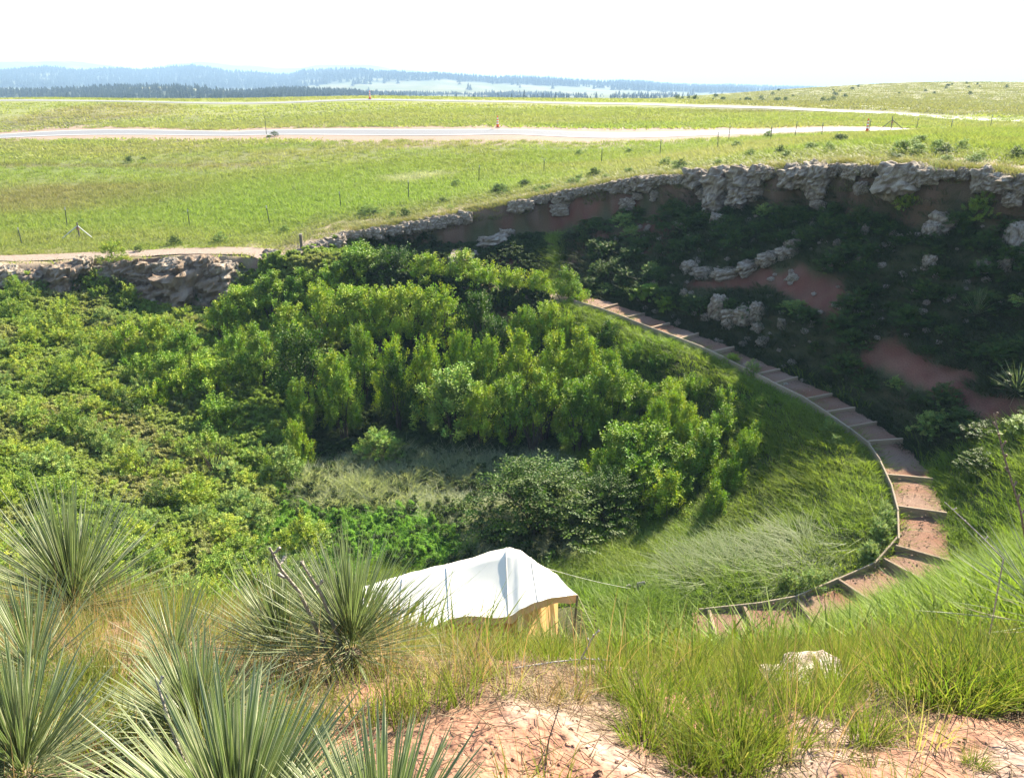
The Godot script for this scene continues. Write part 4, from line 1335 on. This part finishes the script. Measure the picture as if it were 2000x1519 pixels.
# ---------------------------------------------------------------- grass
func build_meadow() -> void:
	var white := [Color(1, 1, 1)]
	var t_field := tuft(14, 1.0, 0.42, 0.06, 0.45, white, 2, 501)
	var t_far := tuft(22, 1.0, 1.1, 0.16, 0.3, white, 1, 502)
	var t_side := tuft(30, 1.0, 0.42, 0.035, 0.7, white, 2, 503)
	var t_comb := tuft(26, 1.0, 0.55, 0.034, 1.8, white, 3, 504)
	var t_forb := crown(505, 5, 5, 16, 0.13, 0.6, 1.6, [Color(1, 1, 1)])
	rng.seed = 41
	var buf := PackedFloat32Array()
	var k := 0
	while k < 60000:      # meadow between the hollow and the roads
		k += 1
		var d := sqrt(rng.randf_range(44.0 * 44.0, 128.0 * 128.0))
		if rng.randf() < 0.45: d = rng.randf_range(44.0, 84.0)
		var b := deg_to_rad(rng.randf_range(-36.0, 36.0))
		var x := d * sin(b)
		var f := d * cos(b)
		var g := rim_gap(x, f)
		if g < 0.2: continue
		if near_line(near_road, x, f) < (6.4 if x > -60.0 and f < 104.0 - x * 0.1 else 4.4) + 1.5 * n_mid.get_noise_2d(x, f) or (f < 52.0 and x < 2.0 and near_line(rim_path, x, f) < 0.95): continue
		if rng.randf() > grass_cover(x, f): continue
		var h := rng.randf_range(0.22, 0.55) * (0.7 if g < 8.0 else 1.0)
		var c := meadow(x, f) * rng.randf_range(0.75, 1.25)
		if g < 9.0 and f > 30.0 and x > -14.0: c = c.lerp(Color(0.17, 0.155, 0.085), rng.randf_range(0.2, 0.8) * smoothstep(11.0, 3.0, g))
		put(buf, Basis(Vector3.UP, rng.randf() * TAU).scaled(Vector3(0.8, h, 0.8)), ground(x, f), c)
	scatter("meadow_grass", t_field, mats.grass, buf, "bright green meadow grass between the hollow and the road", "grass")
	buf = PackedFloat32Array()
	for q in 26000:       # field between and beyond the roads
		var d := rng.randf_range(100.0, 340.0)
		var b := deg_to_rad(rng.randf_range(-36.0, 36.0))
		var x := d * sin(b)
		var f := d * cos(b)
		if near_line(near_road, x, f) < 5.0 or near_line(far_road, x, f) < 6.0: continue
		put(buf, Basis(Vector3.UP, rng.randf() * TAU).scaled(Vector3(1.2, rng.randf_range(0.15, 0.4), 1.2)), ground(x, f), meadow(x, f) * rng.randf_range(0.9, 1.12))
	scatter("field_grass", t_far, mats.grass, buf, "dull green grass of the field beyond the road", "grass")
	# inside the hollow
	var lush := PackedFloat32Array()
	var dark := PackedFloat32Array()
	var comb := PackedFloat32Array()
	var forb := PackedFloat32Array()
	for q in 1500:
		var th := rng.randf_range(0.05, 2.0)
		var r := rim_r[int(th / TAU * NT)] + rng.randf_range(-0.45, 1.0)
		var x := C.x + cos(th) * r
		var f := C.y + sin(th) * r
		put(lush, Basis(Vector3.UP, rng.randf() * TAU).scaled(Vector3(0.7, rng.randf_range(0.2, 0.5), 0.7)), ground(x, f) + Vector3(0, 0.1, 0), Color(0.15, 0.18, 0.07).lerp(Color(0.26, 0.22, 0.11), rng.randf()))
	var steps2 := []
	for p in track: steps2.append([p.x, p.z])
	for q in 62000:
		var x := rng.randf_range(-28.0, 24.0)
		var f := rng.randf_range(5.0, 52.0)
		if rim_gap(x, f) > -0.35 or absf(x) > f * 0.72 + 2.0: continue
		var tg := toe_gap(x, f)
		var n := n_mid.get_noise_2d(x * 1.4, f * 1.4)
		var onpath := near_line(steps2.slice(0, 200, 3), x, f) if tg < 2.5 and tg > -3.0 and (x > 2.0 or f > 40.0) else 9.0
		if onpath < 0.74: continue
		var o := ground(x, f)
		var turn := Basis(Vector3.UP, rng.randf() * TAU)
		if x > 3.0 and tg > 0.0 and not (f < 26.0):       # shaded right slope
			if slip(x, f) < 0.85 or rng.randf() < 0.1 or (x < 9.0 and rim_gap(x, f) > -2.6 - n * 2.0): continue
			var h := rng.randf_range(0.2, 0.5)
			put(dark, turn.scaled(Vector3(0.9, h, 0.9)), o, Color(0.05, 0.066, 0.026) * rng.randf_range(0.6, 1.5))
		elif x > 2.0 or (f < 24.0 and x > -5.0):          # grass round the path
			if f < 21.0 and absf(x + 1.3) < 3.6 and f > 15.6: continue
			var ls := smoothstep(1.1, 0.4, Vector2((x - 8.2) / 3.4, (f - 21.9) / 2.3).length() + n_mid.get_noise_2d(x * 4.0, f * 4.0))
			if tg < -1.0 and ls > 0.45 and rng.randf() < 0.65 and f < 27.0 and f > 18.0:
				put(comb, turn.rotated(Vector3(1, 0, 0.4).normalized(), 0.35).scaled(Vector3(0.9, rng.randf_range(0.35, 0.5), 0.9)), o, Color(0.14, 0.20, 0.06).lerp(Color(0.30, 0.32, 0.17), rng.randf() * ls))
			else:
				var c := Color(0.15, 0.235, 0.035).lerp(Color(0.21, 0.27, 0.045), clampf(0.5 + n, 0.0, 1.0)) * rng.randf_range(0.75, 1.3)
				put(lush, turn.scaled(Vector3(0.85, rng.randf_range(0.28, 0.6), 0.85)), o, c)
		elif x < -9.0 and tg > -14.0:     # undergrowth of the left slope
			var h := rng.randf_range(0.35, 0.75)
			put(forb, turn.scaled(Vector3(h * 1.1, h, h * 1.1)), o, Color(0.20, 0.28, 0.05).lerp(Color(0.28, 0.28, 0.11), clampf(0.35 + n * 1.5, 0.0, 1.0)) * rng.randf_range(0.8, 1.3))
		else:                             # the floor: pale grass mounds, vivid weeds towards the left
			var weed := (smoothstep(-2.0, -6.0, x + (f - 27.0) * 0.5) + n) * (0.0 if f > 28.0 and x > -8.6 else 1.0)
			if f > 33.0 or rng.randf() < 0.12:
				put(forb, turn.scaled(Vector3(0.55, 0.45, 0.55)), o, Color(0.055, 0.085, 0.025) * rng.randf_range(0.7, 1.4))
			elif weed > 0.2 and rng.randf() < 0.7:
				put(lush, turn.scaled(Vector3(0.8, rng.randf_range(0.3, 0.65), 0.8)), o, Color(0.17, 0.34, 0.05) * rng.randf_range(0.7, 1.3))
			elif weed > 0.2:
				put(forb, turn.scaled(Vector3(0.42, rng.randf_range(0.3, 0.65), 0.42)), o, Color(0.18, 0.32, 0.06) * rng.randf_range(0.7, 1.3))
			else:
				put(lush, turn.scaled(Vector3(0.9, rng.randf_range(0.4, 1.0) * (0.7 + n), 0.9)), o, Color(0.23, 0.27, 0.13).lerp(Color(0.38, 0.40, 0.27), rng.randf()) * rng.randf_range(0.8, 1.2))
	scatter("slope_grass", t_side, mats.grass, lush, "green grass on the sunny banks along the stepped path", "grass")
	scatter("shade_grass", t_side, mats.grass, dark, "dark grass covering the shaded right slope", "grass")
	scatter("combed_grass", t_comb, mats.grass, comb, "pale wind-combed grass on the floor and lower bank of the hollow", "grass")
	scatter("weeds", t_forb, mats.grass, forb, "leafy weeds and undergrowth of the left slope and floor", "weeds")
	# silvery leafy weeds beside the path
	var made := []
	for l in [[11.89, 22.87], [11.6, 22.2], [11.27, 21.71], [10.9, 21.3], [10.71, 20.99], [11.98, 28.02], [11.9, 27.29], [12.1, 28.6], [8.13, 20.24], [8.72, 19.97], [10.4, 33.0], [9.2, 20.3]]:
		var o := single("silvery_weed", scrub[rng.randi() % 5], mats.leaf_grey, ground(l[0] - 0.25, l[1] + 0.2), rng.randf() * TAU)
		var w := rng.randf_range(0.5, 0.85)
		o.scale = Vector3(w, w * 0.9, w)
		tag(o, "silvery leafy weed", "weed", "silvery weeds beside the stepped path")
		made.append([o, "silvery leafy weed"])
	row_label(made, "along the path's inner edge")
	made.clear()
	for l in [[12.2, 31.9], [12.7, 31.4], [13.0, 30.9], [11.5, 33.6], [12.0, 33.1], [13.4, 30.3], [14.3, 27.6], [14.2, 26.4], [14.4, 25.0], [13.9, 23.6], [6.4, 42.2], [5.9, 42.6]]:
		var o := single("grass_tussock", t_side, leafy("tussock_grass", Color(0.13, 0.185, 0.03), Color(0.95, 1.0, 0.5)) if not mats.has("tussock_grass") else mats.tussock_grass, ground(l[0] + 0.45, l[1] + 0.25), rng.randf() * TAU)
		o.scale = Vector3(1.1, rng.randf_range(0.5, 0.8), 1.1)
		tag(o, "bright tussock of tall grass", "grass tussock", "tussocks along the outer edge of the path")
		made.append([o, "bright tussock of tall grass"])
	row_label(made, "along the path's outer edge")

# ---------------------------------------------------------------- foreground
var blades := []

func yucca_blade(l: float, w: float, bow: float, twist: float, dead: bool) -> ArrayMesh:
	var b := MB.new()
	var mid := Color(0.12, 0.155, 0.062) if not dead else Color(0.34, 0.26, 0.15)
	var edge := Color(0.40, 0.41, 0.25) if not dead else Color(0.45, 0.37, 0.25)
	var rows := 8
	var last := []
	for r in rows + 1:
		var t := float(r) / rows
		var y := l * t
		var z := bow * l * t * t
		var ww := w * (0.75 + 0.5 * t if t < 0.4 else 0.95 * (1.0 - pow((t - 0.4) / 0.6, 1.7)) + 0.02) * 0.5
		var a := twist * t
		var here := []
		for s: float in [-1.0, -0.72, 0.0, 0.72, 1.0]:
			var lx := ww * s
			var lz := absf(s) * ww * 0.35
			here.append(Vector3(lx * cos(a) - lz * sin(a), y, z + lx * sin(a) + lz * cos(a)))
		if r > 0:
			for j in 4:
				var col: Color = (edge if j == 0 or j == 3 else mid) * (0.9 + 0.15 * t)
				b.quad(last[j], last[j + 1], here[j + 1], here[j], col)
		last = here
	return b.commit(true)

func yucca(at: Vector3, count: int, scale_: float, label: String, lift := 0.0, dead_share := 0.12, wide := 1.0) -> Node3D:
	var o := thing("yucca", at)
	tag(o, label, "yucca", "yucca plants")
	for k in count:
		var t := (k + 0.5) / count
		var dead := t > 1.0 - dead_share
		var polar := lerpf(0.04, 1.5, pow(t, 0.72)) + rng.randf_range(-0.17, 0.17)
		if dead: polar = rng.randf_range(1.35, 2.0)
		var az := k * 2.39996 + rng.randf_range(-0.25, 0.25)
		var d := Vector3(sin(polar) * cos(az), cos(polar), sin(polar) * sin(az))
		var side := Vector3.UP.cross(d)
		side = side.normalized() if side.length() > 1e-4 else Vector3.RIGHT
		var s := scale_ * rng.randf_range(0.74, 1.1) * (0.8 if dead else 1.0) * (0.55 if rng.randf() < 0.07 else 1.0)
		var lf := part("leaf", blades[6 + rng.randi() % 2] if dead else blades[rng.randi() % 6], mats.yucca_leaf, o)
		lf.transform = Transform3D(Basis(side * wide, d, side.cross(d)).scaled(Vector3.ONE * s), Vector3(d.x * 0.05, 0.06 + lift * (1.0 - t) + maxf(d.y, 0.0) * 0.06, d.z * 0.05))
	if count > 200:      # the crowded inner leaves, past what can be told apart
		var buf := PackedFloat32Array()
		for k in 260:
			var polar := rng.randf_range(0.03, 1.45)
			var az := rng.randf() * TAU
			var d := Vector3(sin(polar) * cos(az), cos(polar), sin(polar) * sin(az))
			var side := Vector3.UP.cross(d).normalized()
			var s := scale_ * rng.randf_range(0.6, 0.98)
			put(buf, Basis(side * wide * 0.8, d, side.cross(d)).scaled(Vector3.ONE * s), Vector3(d.x * 0.05, 0.06 + lift * rng.randf() + d.y * 0.06, d.z * 0.05), Color.WHITE * rng.randf_range(0.7, 1.1))
		scatter("inner_leaves", blades[3], mats.yucca_leaf, buf, "", "", o)
	var b := MB.new()
	b.tube([Vector3(0, -0.12, 0), Vector3(0, 0.02 + lift * 0.6, 0)], [0.045, 0.04], 9, Color(0.13, 0.10, 0.07))
	part("stem", b.commit(), mats.timber, o)
	return o

func stalk(called: String, pts: Array, r0: float, col: Color, label: String, knobs: int, category := "dry stalk") -> void:
	var o := thing(called, pts[0])
	tag(o, label, category)
	var loc := []
	var rad := []
	for k in pts.size():
		loc.append(pts[k] - pts[0]); rad.append(r0 * lerpf(1.0, 0.5, float(k) / (pts.size() - 1)))
	var b := MB.new(); b.tube(loc, rad, 7, col)
	part("stalk", b.commit(), mats.timber, o)
	for k in knobs:
		var t := lerpf(0.45, 1.0, (k + 0.5) / knobs) * (loc.size() - 1)
		var p: Vector3 = loc[int(t)].lerp(loc[mini(int(t) + 1, loc.size() - 1)], t - int(t))
		var d := Vector3(rng.randf_range(-1, 1), rng.randf_range(0.2, 1), rng.randf_range(-1, 1)).normalized()
		var m := MB.new()
		m.tube([p, p + d * r0 * 2.2, p + d * r0 * 4.2 + Vector3(0, r0, 0)], [r0 * 0.35, r0 * 0.6, r0 * 0.9], 6, col * 1.05)
		part("seed_pod", m.commit(), mats.timber, o)

func build_foreground() -> void:
	rng.seed = 61
	for k in 6: blades.append(yucca_blade(0.60, 0.0135, [0.02, -0.03, 0.05, 0.0, 0.08, -0.05][k], [0.2, -0.3, 0.4, 0.0, -0.2, 0.3][k], false))
	for k in 2: blades.append(yucca_blade(0.52, 0.010, [0.25, -0.2][k], 0.8, true))
	yucca(ground(-0.66, 2.85) + Vector3(0, 0.02, 0), 290, 0.72, "grey-green yucca in the middle foreground, its spikes overlapping the white canopy", 0.14, 0.2, 0.75)
	yucca(ground(-0.98, 2.98) + Vector3(0, -0.02, 0), 240, 0.66, "smaller yucca head touching the left side of the middle yucca", 0.12, 0.25, 0.75)
	yucca(ground(-2.6, 4.2) + Vector3(0, 0.0, 0), 230, 1.2, "tall yucca at the left, standing above the scrub slope", 0.12, 0.08, 0.75)
	yucca(ground(-0.60, 1.36) + Vector3(0, -0.06, 0), 300, 0.62, "nearest yucca, its broad spikes filling the bottom left foreground", 0.05, 0.18, 1.4)
	yucca(ground(-0.27, 1.28) - Vector3(0, 0.06, 0), 260, 0.5, "yucca head leaning over the left edge of the bare soil", 0.05, 0.1, 1.4)
	yucca(ground(-1.22, 1.62), 220, 0.48, "yucca at the bottom left corner of the view", 0.08, 0.08, 1.3)
	yucca(ground(-0.92, 1.95) - Vector3(0, 0.04, 0), 220, 0.5, "yucca head in the grass behind the nearest yucca's left side", 0.05, 0.15, 1.1)
	yucca(ground(-1.75, 2.5) - Vector3(0, 0.02, 0), 200, 0.55, "yucca at the left edge, below the tall left one", 0.05, 0.2, 0.9)
	yucca(ground(-1.35, 2.75) - Vector3(0, 0.03, 0), 160, 0.5, "small yucca in the dry grass between the tall left and middle ones", 0.05, 0.2, 0.8)
	yucca(ground(2.72, 3.55) + Vector3(0, 0.22, 0), 90, 0.95, "yucca at the right edge, only its spike tips showing", 0.1, 0.1, 0.55)
	for l in [[18.09, 31.49, 1.6, "dark yucca halfway up the right slope"], [17.53, 27.12, 1.9, "pale tufted yucca low on the right slope"], [18.3, 36.9, 1.5, "yucca on top of the right rim ledge"]]:
		yucca(ground(l[0], l[1]) + Vector3(0, 0.1, 0), 70, l[2], l[3], 0.1, 0.1)
	# dry flower stalks and branches
	var c := Color(0.24, 0.19, 0.14)
	var br := Color(0.52, 0.48, 0.44)
	var grey := Color(0.38, 0.34, 0.27)
	stalk("flower_stalk", [ground(2.5, 3.3), Vector3(2.3, EYE - 1.95, -3.25), Vector3(2.2, EYE - 1.74, -3.2), Vector3(2.12, EYE - 1.5, -3.28), Vector3(2.08, EYE - 1.34, -3.34)], 0.006, c, "dry yucca flower stalk leaning left at the right edge", 9)
	stalk("flower_stalk", [ground(-0.72, 2.85), Vector3(-0.82, EYE - 1.85, -2.75), Vector3(-0.87, EYE - 1.72, -2.71), Vector3(-0.90, EYE - 1.62, -2.7)], 0.009, grey, "grey split flower stalk rising from the middle yucca", 3)
	stalk("flower_stalk", [ground(-0.66, 2.85), Vector3(-0.74, EYE - 1.85, -2.75), Vector3(-0.79, EYE - 1.68, -2.7)], 0.008, grey, "short broken grey stalk in the heart of the middle yucca", 2)
	stalk("flower_stalk", [ground(-0.72, 1.5), Vector3(-0.76, EYE - 1.42, -1.5), Vector3(-0.79, EYE - 1.34, -1.53), Vector3(-0.81, EYE - 1.27, -1.55)], 0.005, grey, "weathered grey stalk standing in the nearest yucca", 3)
	stalk("flower_stalk", [ground(0.09, 1.8), Vector3(0.10, EYE - 1.68, -1.8), Vector3(0.13, EYE - 1.61, -1.85)], 0.003, c, "dark thin stalk above the bare soil", 2)
	stalk("dry_branch", [Vector3(0.01, EYE - 2.30, -2.87), Vector3(0.17, EYE - 2.27, -2.87), Vector3(0.30, EYE - 2.26, -2.88), Vector3(0.43, EYE - 2.27, -2.88)], 0.004, br, "pale dry branch lying level in the grass right of the canopy", 4, "branch")
	stalk("dry_branch", [Vector3(0.28, EYE - 2.32, -2.92), Vector3(0.32, EYE - 2.21, -2.9), Vector3(0.33, EYE - 2.18, -2.9), Vector3(0.36, EYE - 2.13, -2.9)], 0.004, br, "upright forked dry twig above the grass right of the canopy", 3, "branch")
	stalk("dry_branch", [ground(2.75, 4.0), Vector3(2.65, EYE - 2.41, -3.9), Vector3(2.48, EYE - 2.25, -3.95), Vector3(2.33, EYE - 2.12, -4.0)], 0.005, br, "long pale bare branch slanting across the sunny grass at the right", 3, "branch")
	# rocks in the grass
	tag(single("limestone_rock", rocks[3], mats.near_rock, ground(1.26, 2.95) + Vector3(0, 0.04, 0), 0.4), "white rock half hidden in the foreground grass", "rock")
	get_child(get_child_count() - 1).scale = Vector3(0.46, 0.16, 0.3)
	var k := 0
	for l in [[1.02, 3.15, 0.1, "small pale stone beside the white foreground rock"], [1.42, 2.6, 0.07, "brown stone among the right foreground tussocks"], [1.3, 2.45, 0.06, "small stone in front of the right tussocks"], [0.95, 2.2, 0.05, "dark pebble on the bare soil at the right"], [0.42, 1.72, 0.05, "brown pebble on the pale bare soil"], [0.6, 1.7, 0.035, "tiny pebble beside the brown one on the bare soil"], [0.2, 1.62, 0.07, "flat reddish stone at the bottom edge of the bare soil"]]:
		var o := rock(k, ground(l[0], l[1]) + Vector3(0, l[2] * 0.3, 0), Vector3(l[2], l[2] * 0.7, l[2]), l[3]); k += 1
		o.material_override = mats.near_rock
	# bunches of grass
	var gcols := [Color(0.135, 0.19, 0.028), Color(0.16, 0.20, 0.035), Color(0.11, 0.165, 0.028), Color(0.21, 0.20, 0.07)]
	var scol := [Color(0.33, 0.28, 0.15), Color(0.38, 0.34, 0.20), Color(0.20, 0.21, 0.07), Color(0.27, 0.20, 0.11)]
	var bunch := []
	for q in 5: bunch.append(tuft(190, 0.30, 0.075, 0.0042, 0.55, gcols, 3, 600 + q))
	for q in 2: bunch.append(tuft(150, 0.26, 0.07, 0.0034, 0.8, scol, 3, 610 + q))
	rng.seed = 62
	var made := []
	for l in [[0.49, 2.18, 1.0], [0.44, 2.48, 0.9], [0.66, 1.93, 1.05], [0.82, 1.99, 0.85], [1.13, 2.09, 0.7], [1.45, 2.38, 1.2], [1.55, 2.33, 1.3], [1.69, 2.4, 1.2], [1.78, 2.3, 1.0], [1.5, 2.65, 1.05], [1.3, 2.72, 0.95], [1.02, 2.42, 0.8], [-0.22, 2.5, 0.9], [0.1, 2.24, 0.7], [0.21, 2.38, 0.7], [0.71, 2.36, 0.8], [0.51, 1.87, 0.65], [-0.49, 2.73, 0.85], [0.37, 2.78, 0.85], [0.69, 2.7, 0.85], [1.85, 2.75, 1.2], [2.0, 2.6, 1.1], [1.65, 2.95, 1.1], [2.2, 2.9, 1.1], [1.32, 1.86, 0.35], [1.0, 1.8, 0.4], [0.6, 2.05, 0.8], [0.78, 2.12, 0.75], [0.4, 2.02, 0.7], [1.25, 2.5, 0.8], [1.1, 2.9, 1.0], [0.85, 3.2, 1.0], [1.6, 3.3, 1.1], [2.3, 3.4, 1.2], [0.55, 3.4, 0.95], [0.2, 3.3, 0.9], [-0.3, 3.4, 0.9], [2.8, 3.2, 1.2], [1.9, 3.0, 1.15], [1.35, 3.6, 1.1], [-0.15, 2.95, 0.85], [2.5, 4.2, 1.3], [0.9, 2.62, 0.85], [-0.6, 3.9, 1.0], [-1.3, 3.0, 0.9], [-1.5, 3.5, 1.0], [-1.05, 2.4, 0.75]]:
		var brown: bool = l[0] < 0.0 or (l[2] < 0.75 and l[0] < 0.3)
		var o := single("grass_bunch", bunch[5 + rng.randi() % 2] if brown else bunch[rng.randi() % 5], mats.straw if brown else mats.grass, ground(l[0], l[1]) - Vector3(0, 0.015, 0), rng.randf() * TAU)
		o.scale = Vector3(l[2] * 1.15, l[2] * 0.95, l[2] * 1.15)
		var d := "tan dry bunch of grass" if brown else ("tall yellow-green bunch of grass" if l[2] > 1.0 else "green bunch of grass")
		tag(o, d, "grass bunch", "bunches of grass in the foreground")
		made.append([o, d + (" at the front" if l[1] < 2.15 else " in the middle" if l[1] < 2.5 else " at the back")])
	row_label(made, "round the bare soil")
	# the thin grass between them
	var thin := tuft(26, 0.26, 0.06, 0.0034, 0.5, [Color.WHITE], 3, 620)
	var seedy := tuft(8, 0.50, 0.06, 0.0026, 0.35, [Color.WHITE], 3, 621)
	var buf := PackedFloat32Array()
	var dry := PackedFloat32Array()
	for q in 19000:
		var d := pow(rng.randf(), 0.6) * 8.0 + 1.0
		var b := deg_to_rad(rng.randf_range(-42.0, 42.0) if q < 14000 else rng.randf_range(42.0, 95.0) * (1.0 if q % 2 == 0 else -1.0))
		var x := d * sin(b)
		var f := d * cos(b)
		if rim_gap(x, f) < -5.0: continue
		var cov := grass_cover(x, f)
		var n := n_mid.get_noise_2d(x * 6.0, f * 6.0)
		if rng.randf() > cov * cov * clampf(0.40 + n * 2.2, 0.06 if x > -0.5 else 0.45, 1.0) + 0.012: continue
		var green := clampf(0.60 + x * 0.09 + n * 0.9, 0.15, 0.95)
		var s := rng.randf_range(0.6, 1.15) * (1.0 + maxf(0.0, f - 3.0) * 0.05)
		var o := ground(x, f) - Vector3(0, 0.01, 0)
		var turn := Basis(Vector3.UP, rng.randf() * TAU)
		if rng.randf() < green: put(buf, turn.scaled(Vector3(s, s, s)), o, Color(0.14, 0.19, 0.032).lerp(Color(0.20, 0.21, 0.07), rng.randf()) * rng.randf_range(0.6, 1.3))
		elif rng.randf() < 0.55: put(buf, turn.scaled(Vector3(s, s * 0.9, s)), o, Color(0.26, 0.235, 0.11) * rng.randf_range(0.8, 1.3))
		elif rng.randf() < 0.8: put(dry, turn.scaled(Vector3(s, s, s)), o, Color(0.33, 0.27, 0.15).lerp(Color(0.27, 0.17, 0.10), rng.randf()) * rng.randf_range(0.8, 1.2))
	scatter("short_grass", thin, mats.grass, buf, "thin green and straw grass covering the near rim", "grass")
	scatter("seeding_grass", seedy, mats.straw, dry, "tall tan seeding grass stems on the near rim", "grass")
	# dead straw, and pebbles and crumbs of earth on the bare soil
	var lit := PackedFloat32Array()
	var peb := PackedFloat32Array()
	var straw := MB.new()
	straw.tube([Vector3(-0.06, 0.002, 0), Vector3(0, 0.005, 0.008), Vector3(0.06, 0.002, 0.0)], [0.0014, 0.0016, 0.001], 3, Color.WHITE)
	var sm := straw.commit()
	for q in 7000:
		var x := rng.randf_range(-0.8, 2.2)
		var f := rng.randf_range(1.5, 3.2)
		var cov := grass_cover(x, f)
		var yy := n_fine.get_noise_2d(x * 5.0, f * 5.0) * 0.05 + n_fine.get_noise_2d(x * 22.0, f * 22.0) * 0.014
		var o := ground(x, f) + Vector3(0, yy + 0.02, 0)
		if rng.randf() < 0.3 + cov * 0.6: put(lit, Basis.from_euler(Vector3(rng.randf_range(-0.2, 0.2), rng.randf() * TAU, rng.randf_range(-0.3, 0.3))).scaled(Vector3.ONE * rng.randf_range(0.5, 1.3)), o + Vector3(0, 0.004, 0), Color(0.36, 0.29, 0.19).lerp(Color(0.16, 0.10, 0.07), rng.randf()))
		elif rng.randf() < 0.4:
			var s := rng.randf_range(0.004, 0.014) * (1.0 + 1.2 * float(rng.randf() < 0.06))
			put(peb, Basis.from_euler(Vector3(rng.randf(), rng.randf() * TAU, rng.randf())).scaled(Vector3(s, s * 0.7, s)), o, Color(0.85, 0.66, 0.56) * rng.randf_range(0.6, 1.3))
	scatter("dry_straw", sm, mats.straw, lit, "dead straw lying on the red soil of the near rim", "straw")
	scatter("pebbles", rock_mesh(900, 10, Vector3(0.5, 0.5, 0.5), 0.3, 0.8, Color(0.4, 0.3, 0.24), Color(0.5, 0.42, 0.36), Color(0.3, 0.17, 0.11)), mats.rock, peb, "pebbles and crumbs of earth on the bare soil", "pebbles")

# ---------------------------------------------------------------- pines far away
func pine(sd: int) -> ArrayMesh:
	rng.seed = sd
	var b := MB.new()
	for t in 7:
		var y0 := 0.12 + t * 0.125
		var r := lerpf(0.24, 0.05, t / 6.0) * rng.randf_range(0.8, 1.15)
		for s in 7:
			var a := TAU * s / 7.0 + rng.randf()
			var e := a + TAU / 7.0 * 0.8
			var rr := r * rng.randf_range(0.7, 1.15)
			b.tri(Vector3(cos(a) * rr, y0 + rng.randf_range(-0.03, 0.02), sin(a) * rr), Vector3(0, y0 + 0.2, 0), Vector3(cos(e) * rr, y0 + rng.randf_range(-0.03, 0.02), sin(e) * rr), Color(1, 1, 1) * rng.randf_range(0.75, 1.25))
	return b.commit(true)

func build_far_trees() -> void:
	var forms := [pine(701), pine(702), pine(703)]
	rng.seed = 71
	for zone in [[620.0, 1500.0, 24000, "near_pine_forest", "dark pine forest on the near hills beyond the plain"], [1900.0, 3500.0, 30000, "mid_pine_forest", "bluish pine forest on the middle hills"], [1500.0, 1950.0, 1500, "valley_pines", "scattered pines and tree lines in the valley meadows"]]:
		var buf := PackedFloat32Array()
		for k in zone[2]:
			var b := deg_to_rad(rng.randf_range(-37.0, 30.0))
			var d := sqrt(rng.randf_range(zone[0] * zone[0], zone[1] * zone[1]))
			var x := d * sin(b)
			var f := d * cos(b)
			if rng.randf() > is_wood(x, f, d, b) * 1.1 + 0.02: continue
			var h := rng.randf_range(3.0, 6.5) if zone[0] < 1000.0 else rng.randf_range(8.0, 14.0)
			put(buf, Basis(Vector3.UP, rng.randf() * TAU).scaled(Vector3(h * 1.7, h, h * 1.7)), far_point(b, d) - Vector3(0, 0.6, 0), Color(0.030, 0.045, 0.020) * rng.randf_range(0.85, 1.2))
		scatter(zone[3], forms[0], mats.needles, buf, zone[4], "forest")
	# the row of single pines behind the far road
	var made := []
	for k in 52:
		var u := rng.randf_range(650.0, 1240.0) if k < 44 else rng.randf_range(0.0, 620.0)
		var b := atan2((u - 1000.0) / 1629.0, 1.06)
		var d := rng.randf_range(560.0, 800.0)
		var o := thing("pine_tree", far_point(b, d) - Vector3(0, 0.5, 0), rng.randf() * TAU)
		part("crown", forms[rng.randi() % 3], mats.dark_needles if mats.has("dark_needles") else leafy("dark_needles", Color(0.032, 0.046, 0.022), Color(0.3, 0.3, 0.15), 0.8, 0.1), o)
		var m := MB.new(); m.tube([Vector3.ZERO, Vector3(0, 0.5, 0)], [0.02, 0.012], 5, Color(0.08, 0.055, 0.04))
		part("trunk", m.commit(), mats.timber, o)
		var h := rng.randf_range(5.0, 9.5)
		o.scale = Vector3(h, h, h)
		var ds := "%s dark pine" % ("tall" if h > 7.2 else "short")
		tag(o, ds, "pine tree", "single pines behind the far road")
		made.append([o, ds])
	row_label(made, "behind the far road")
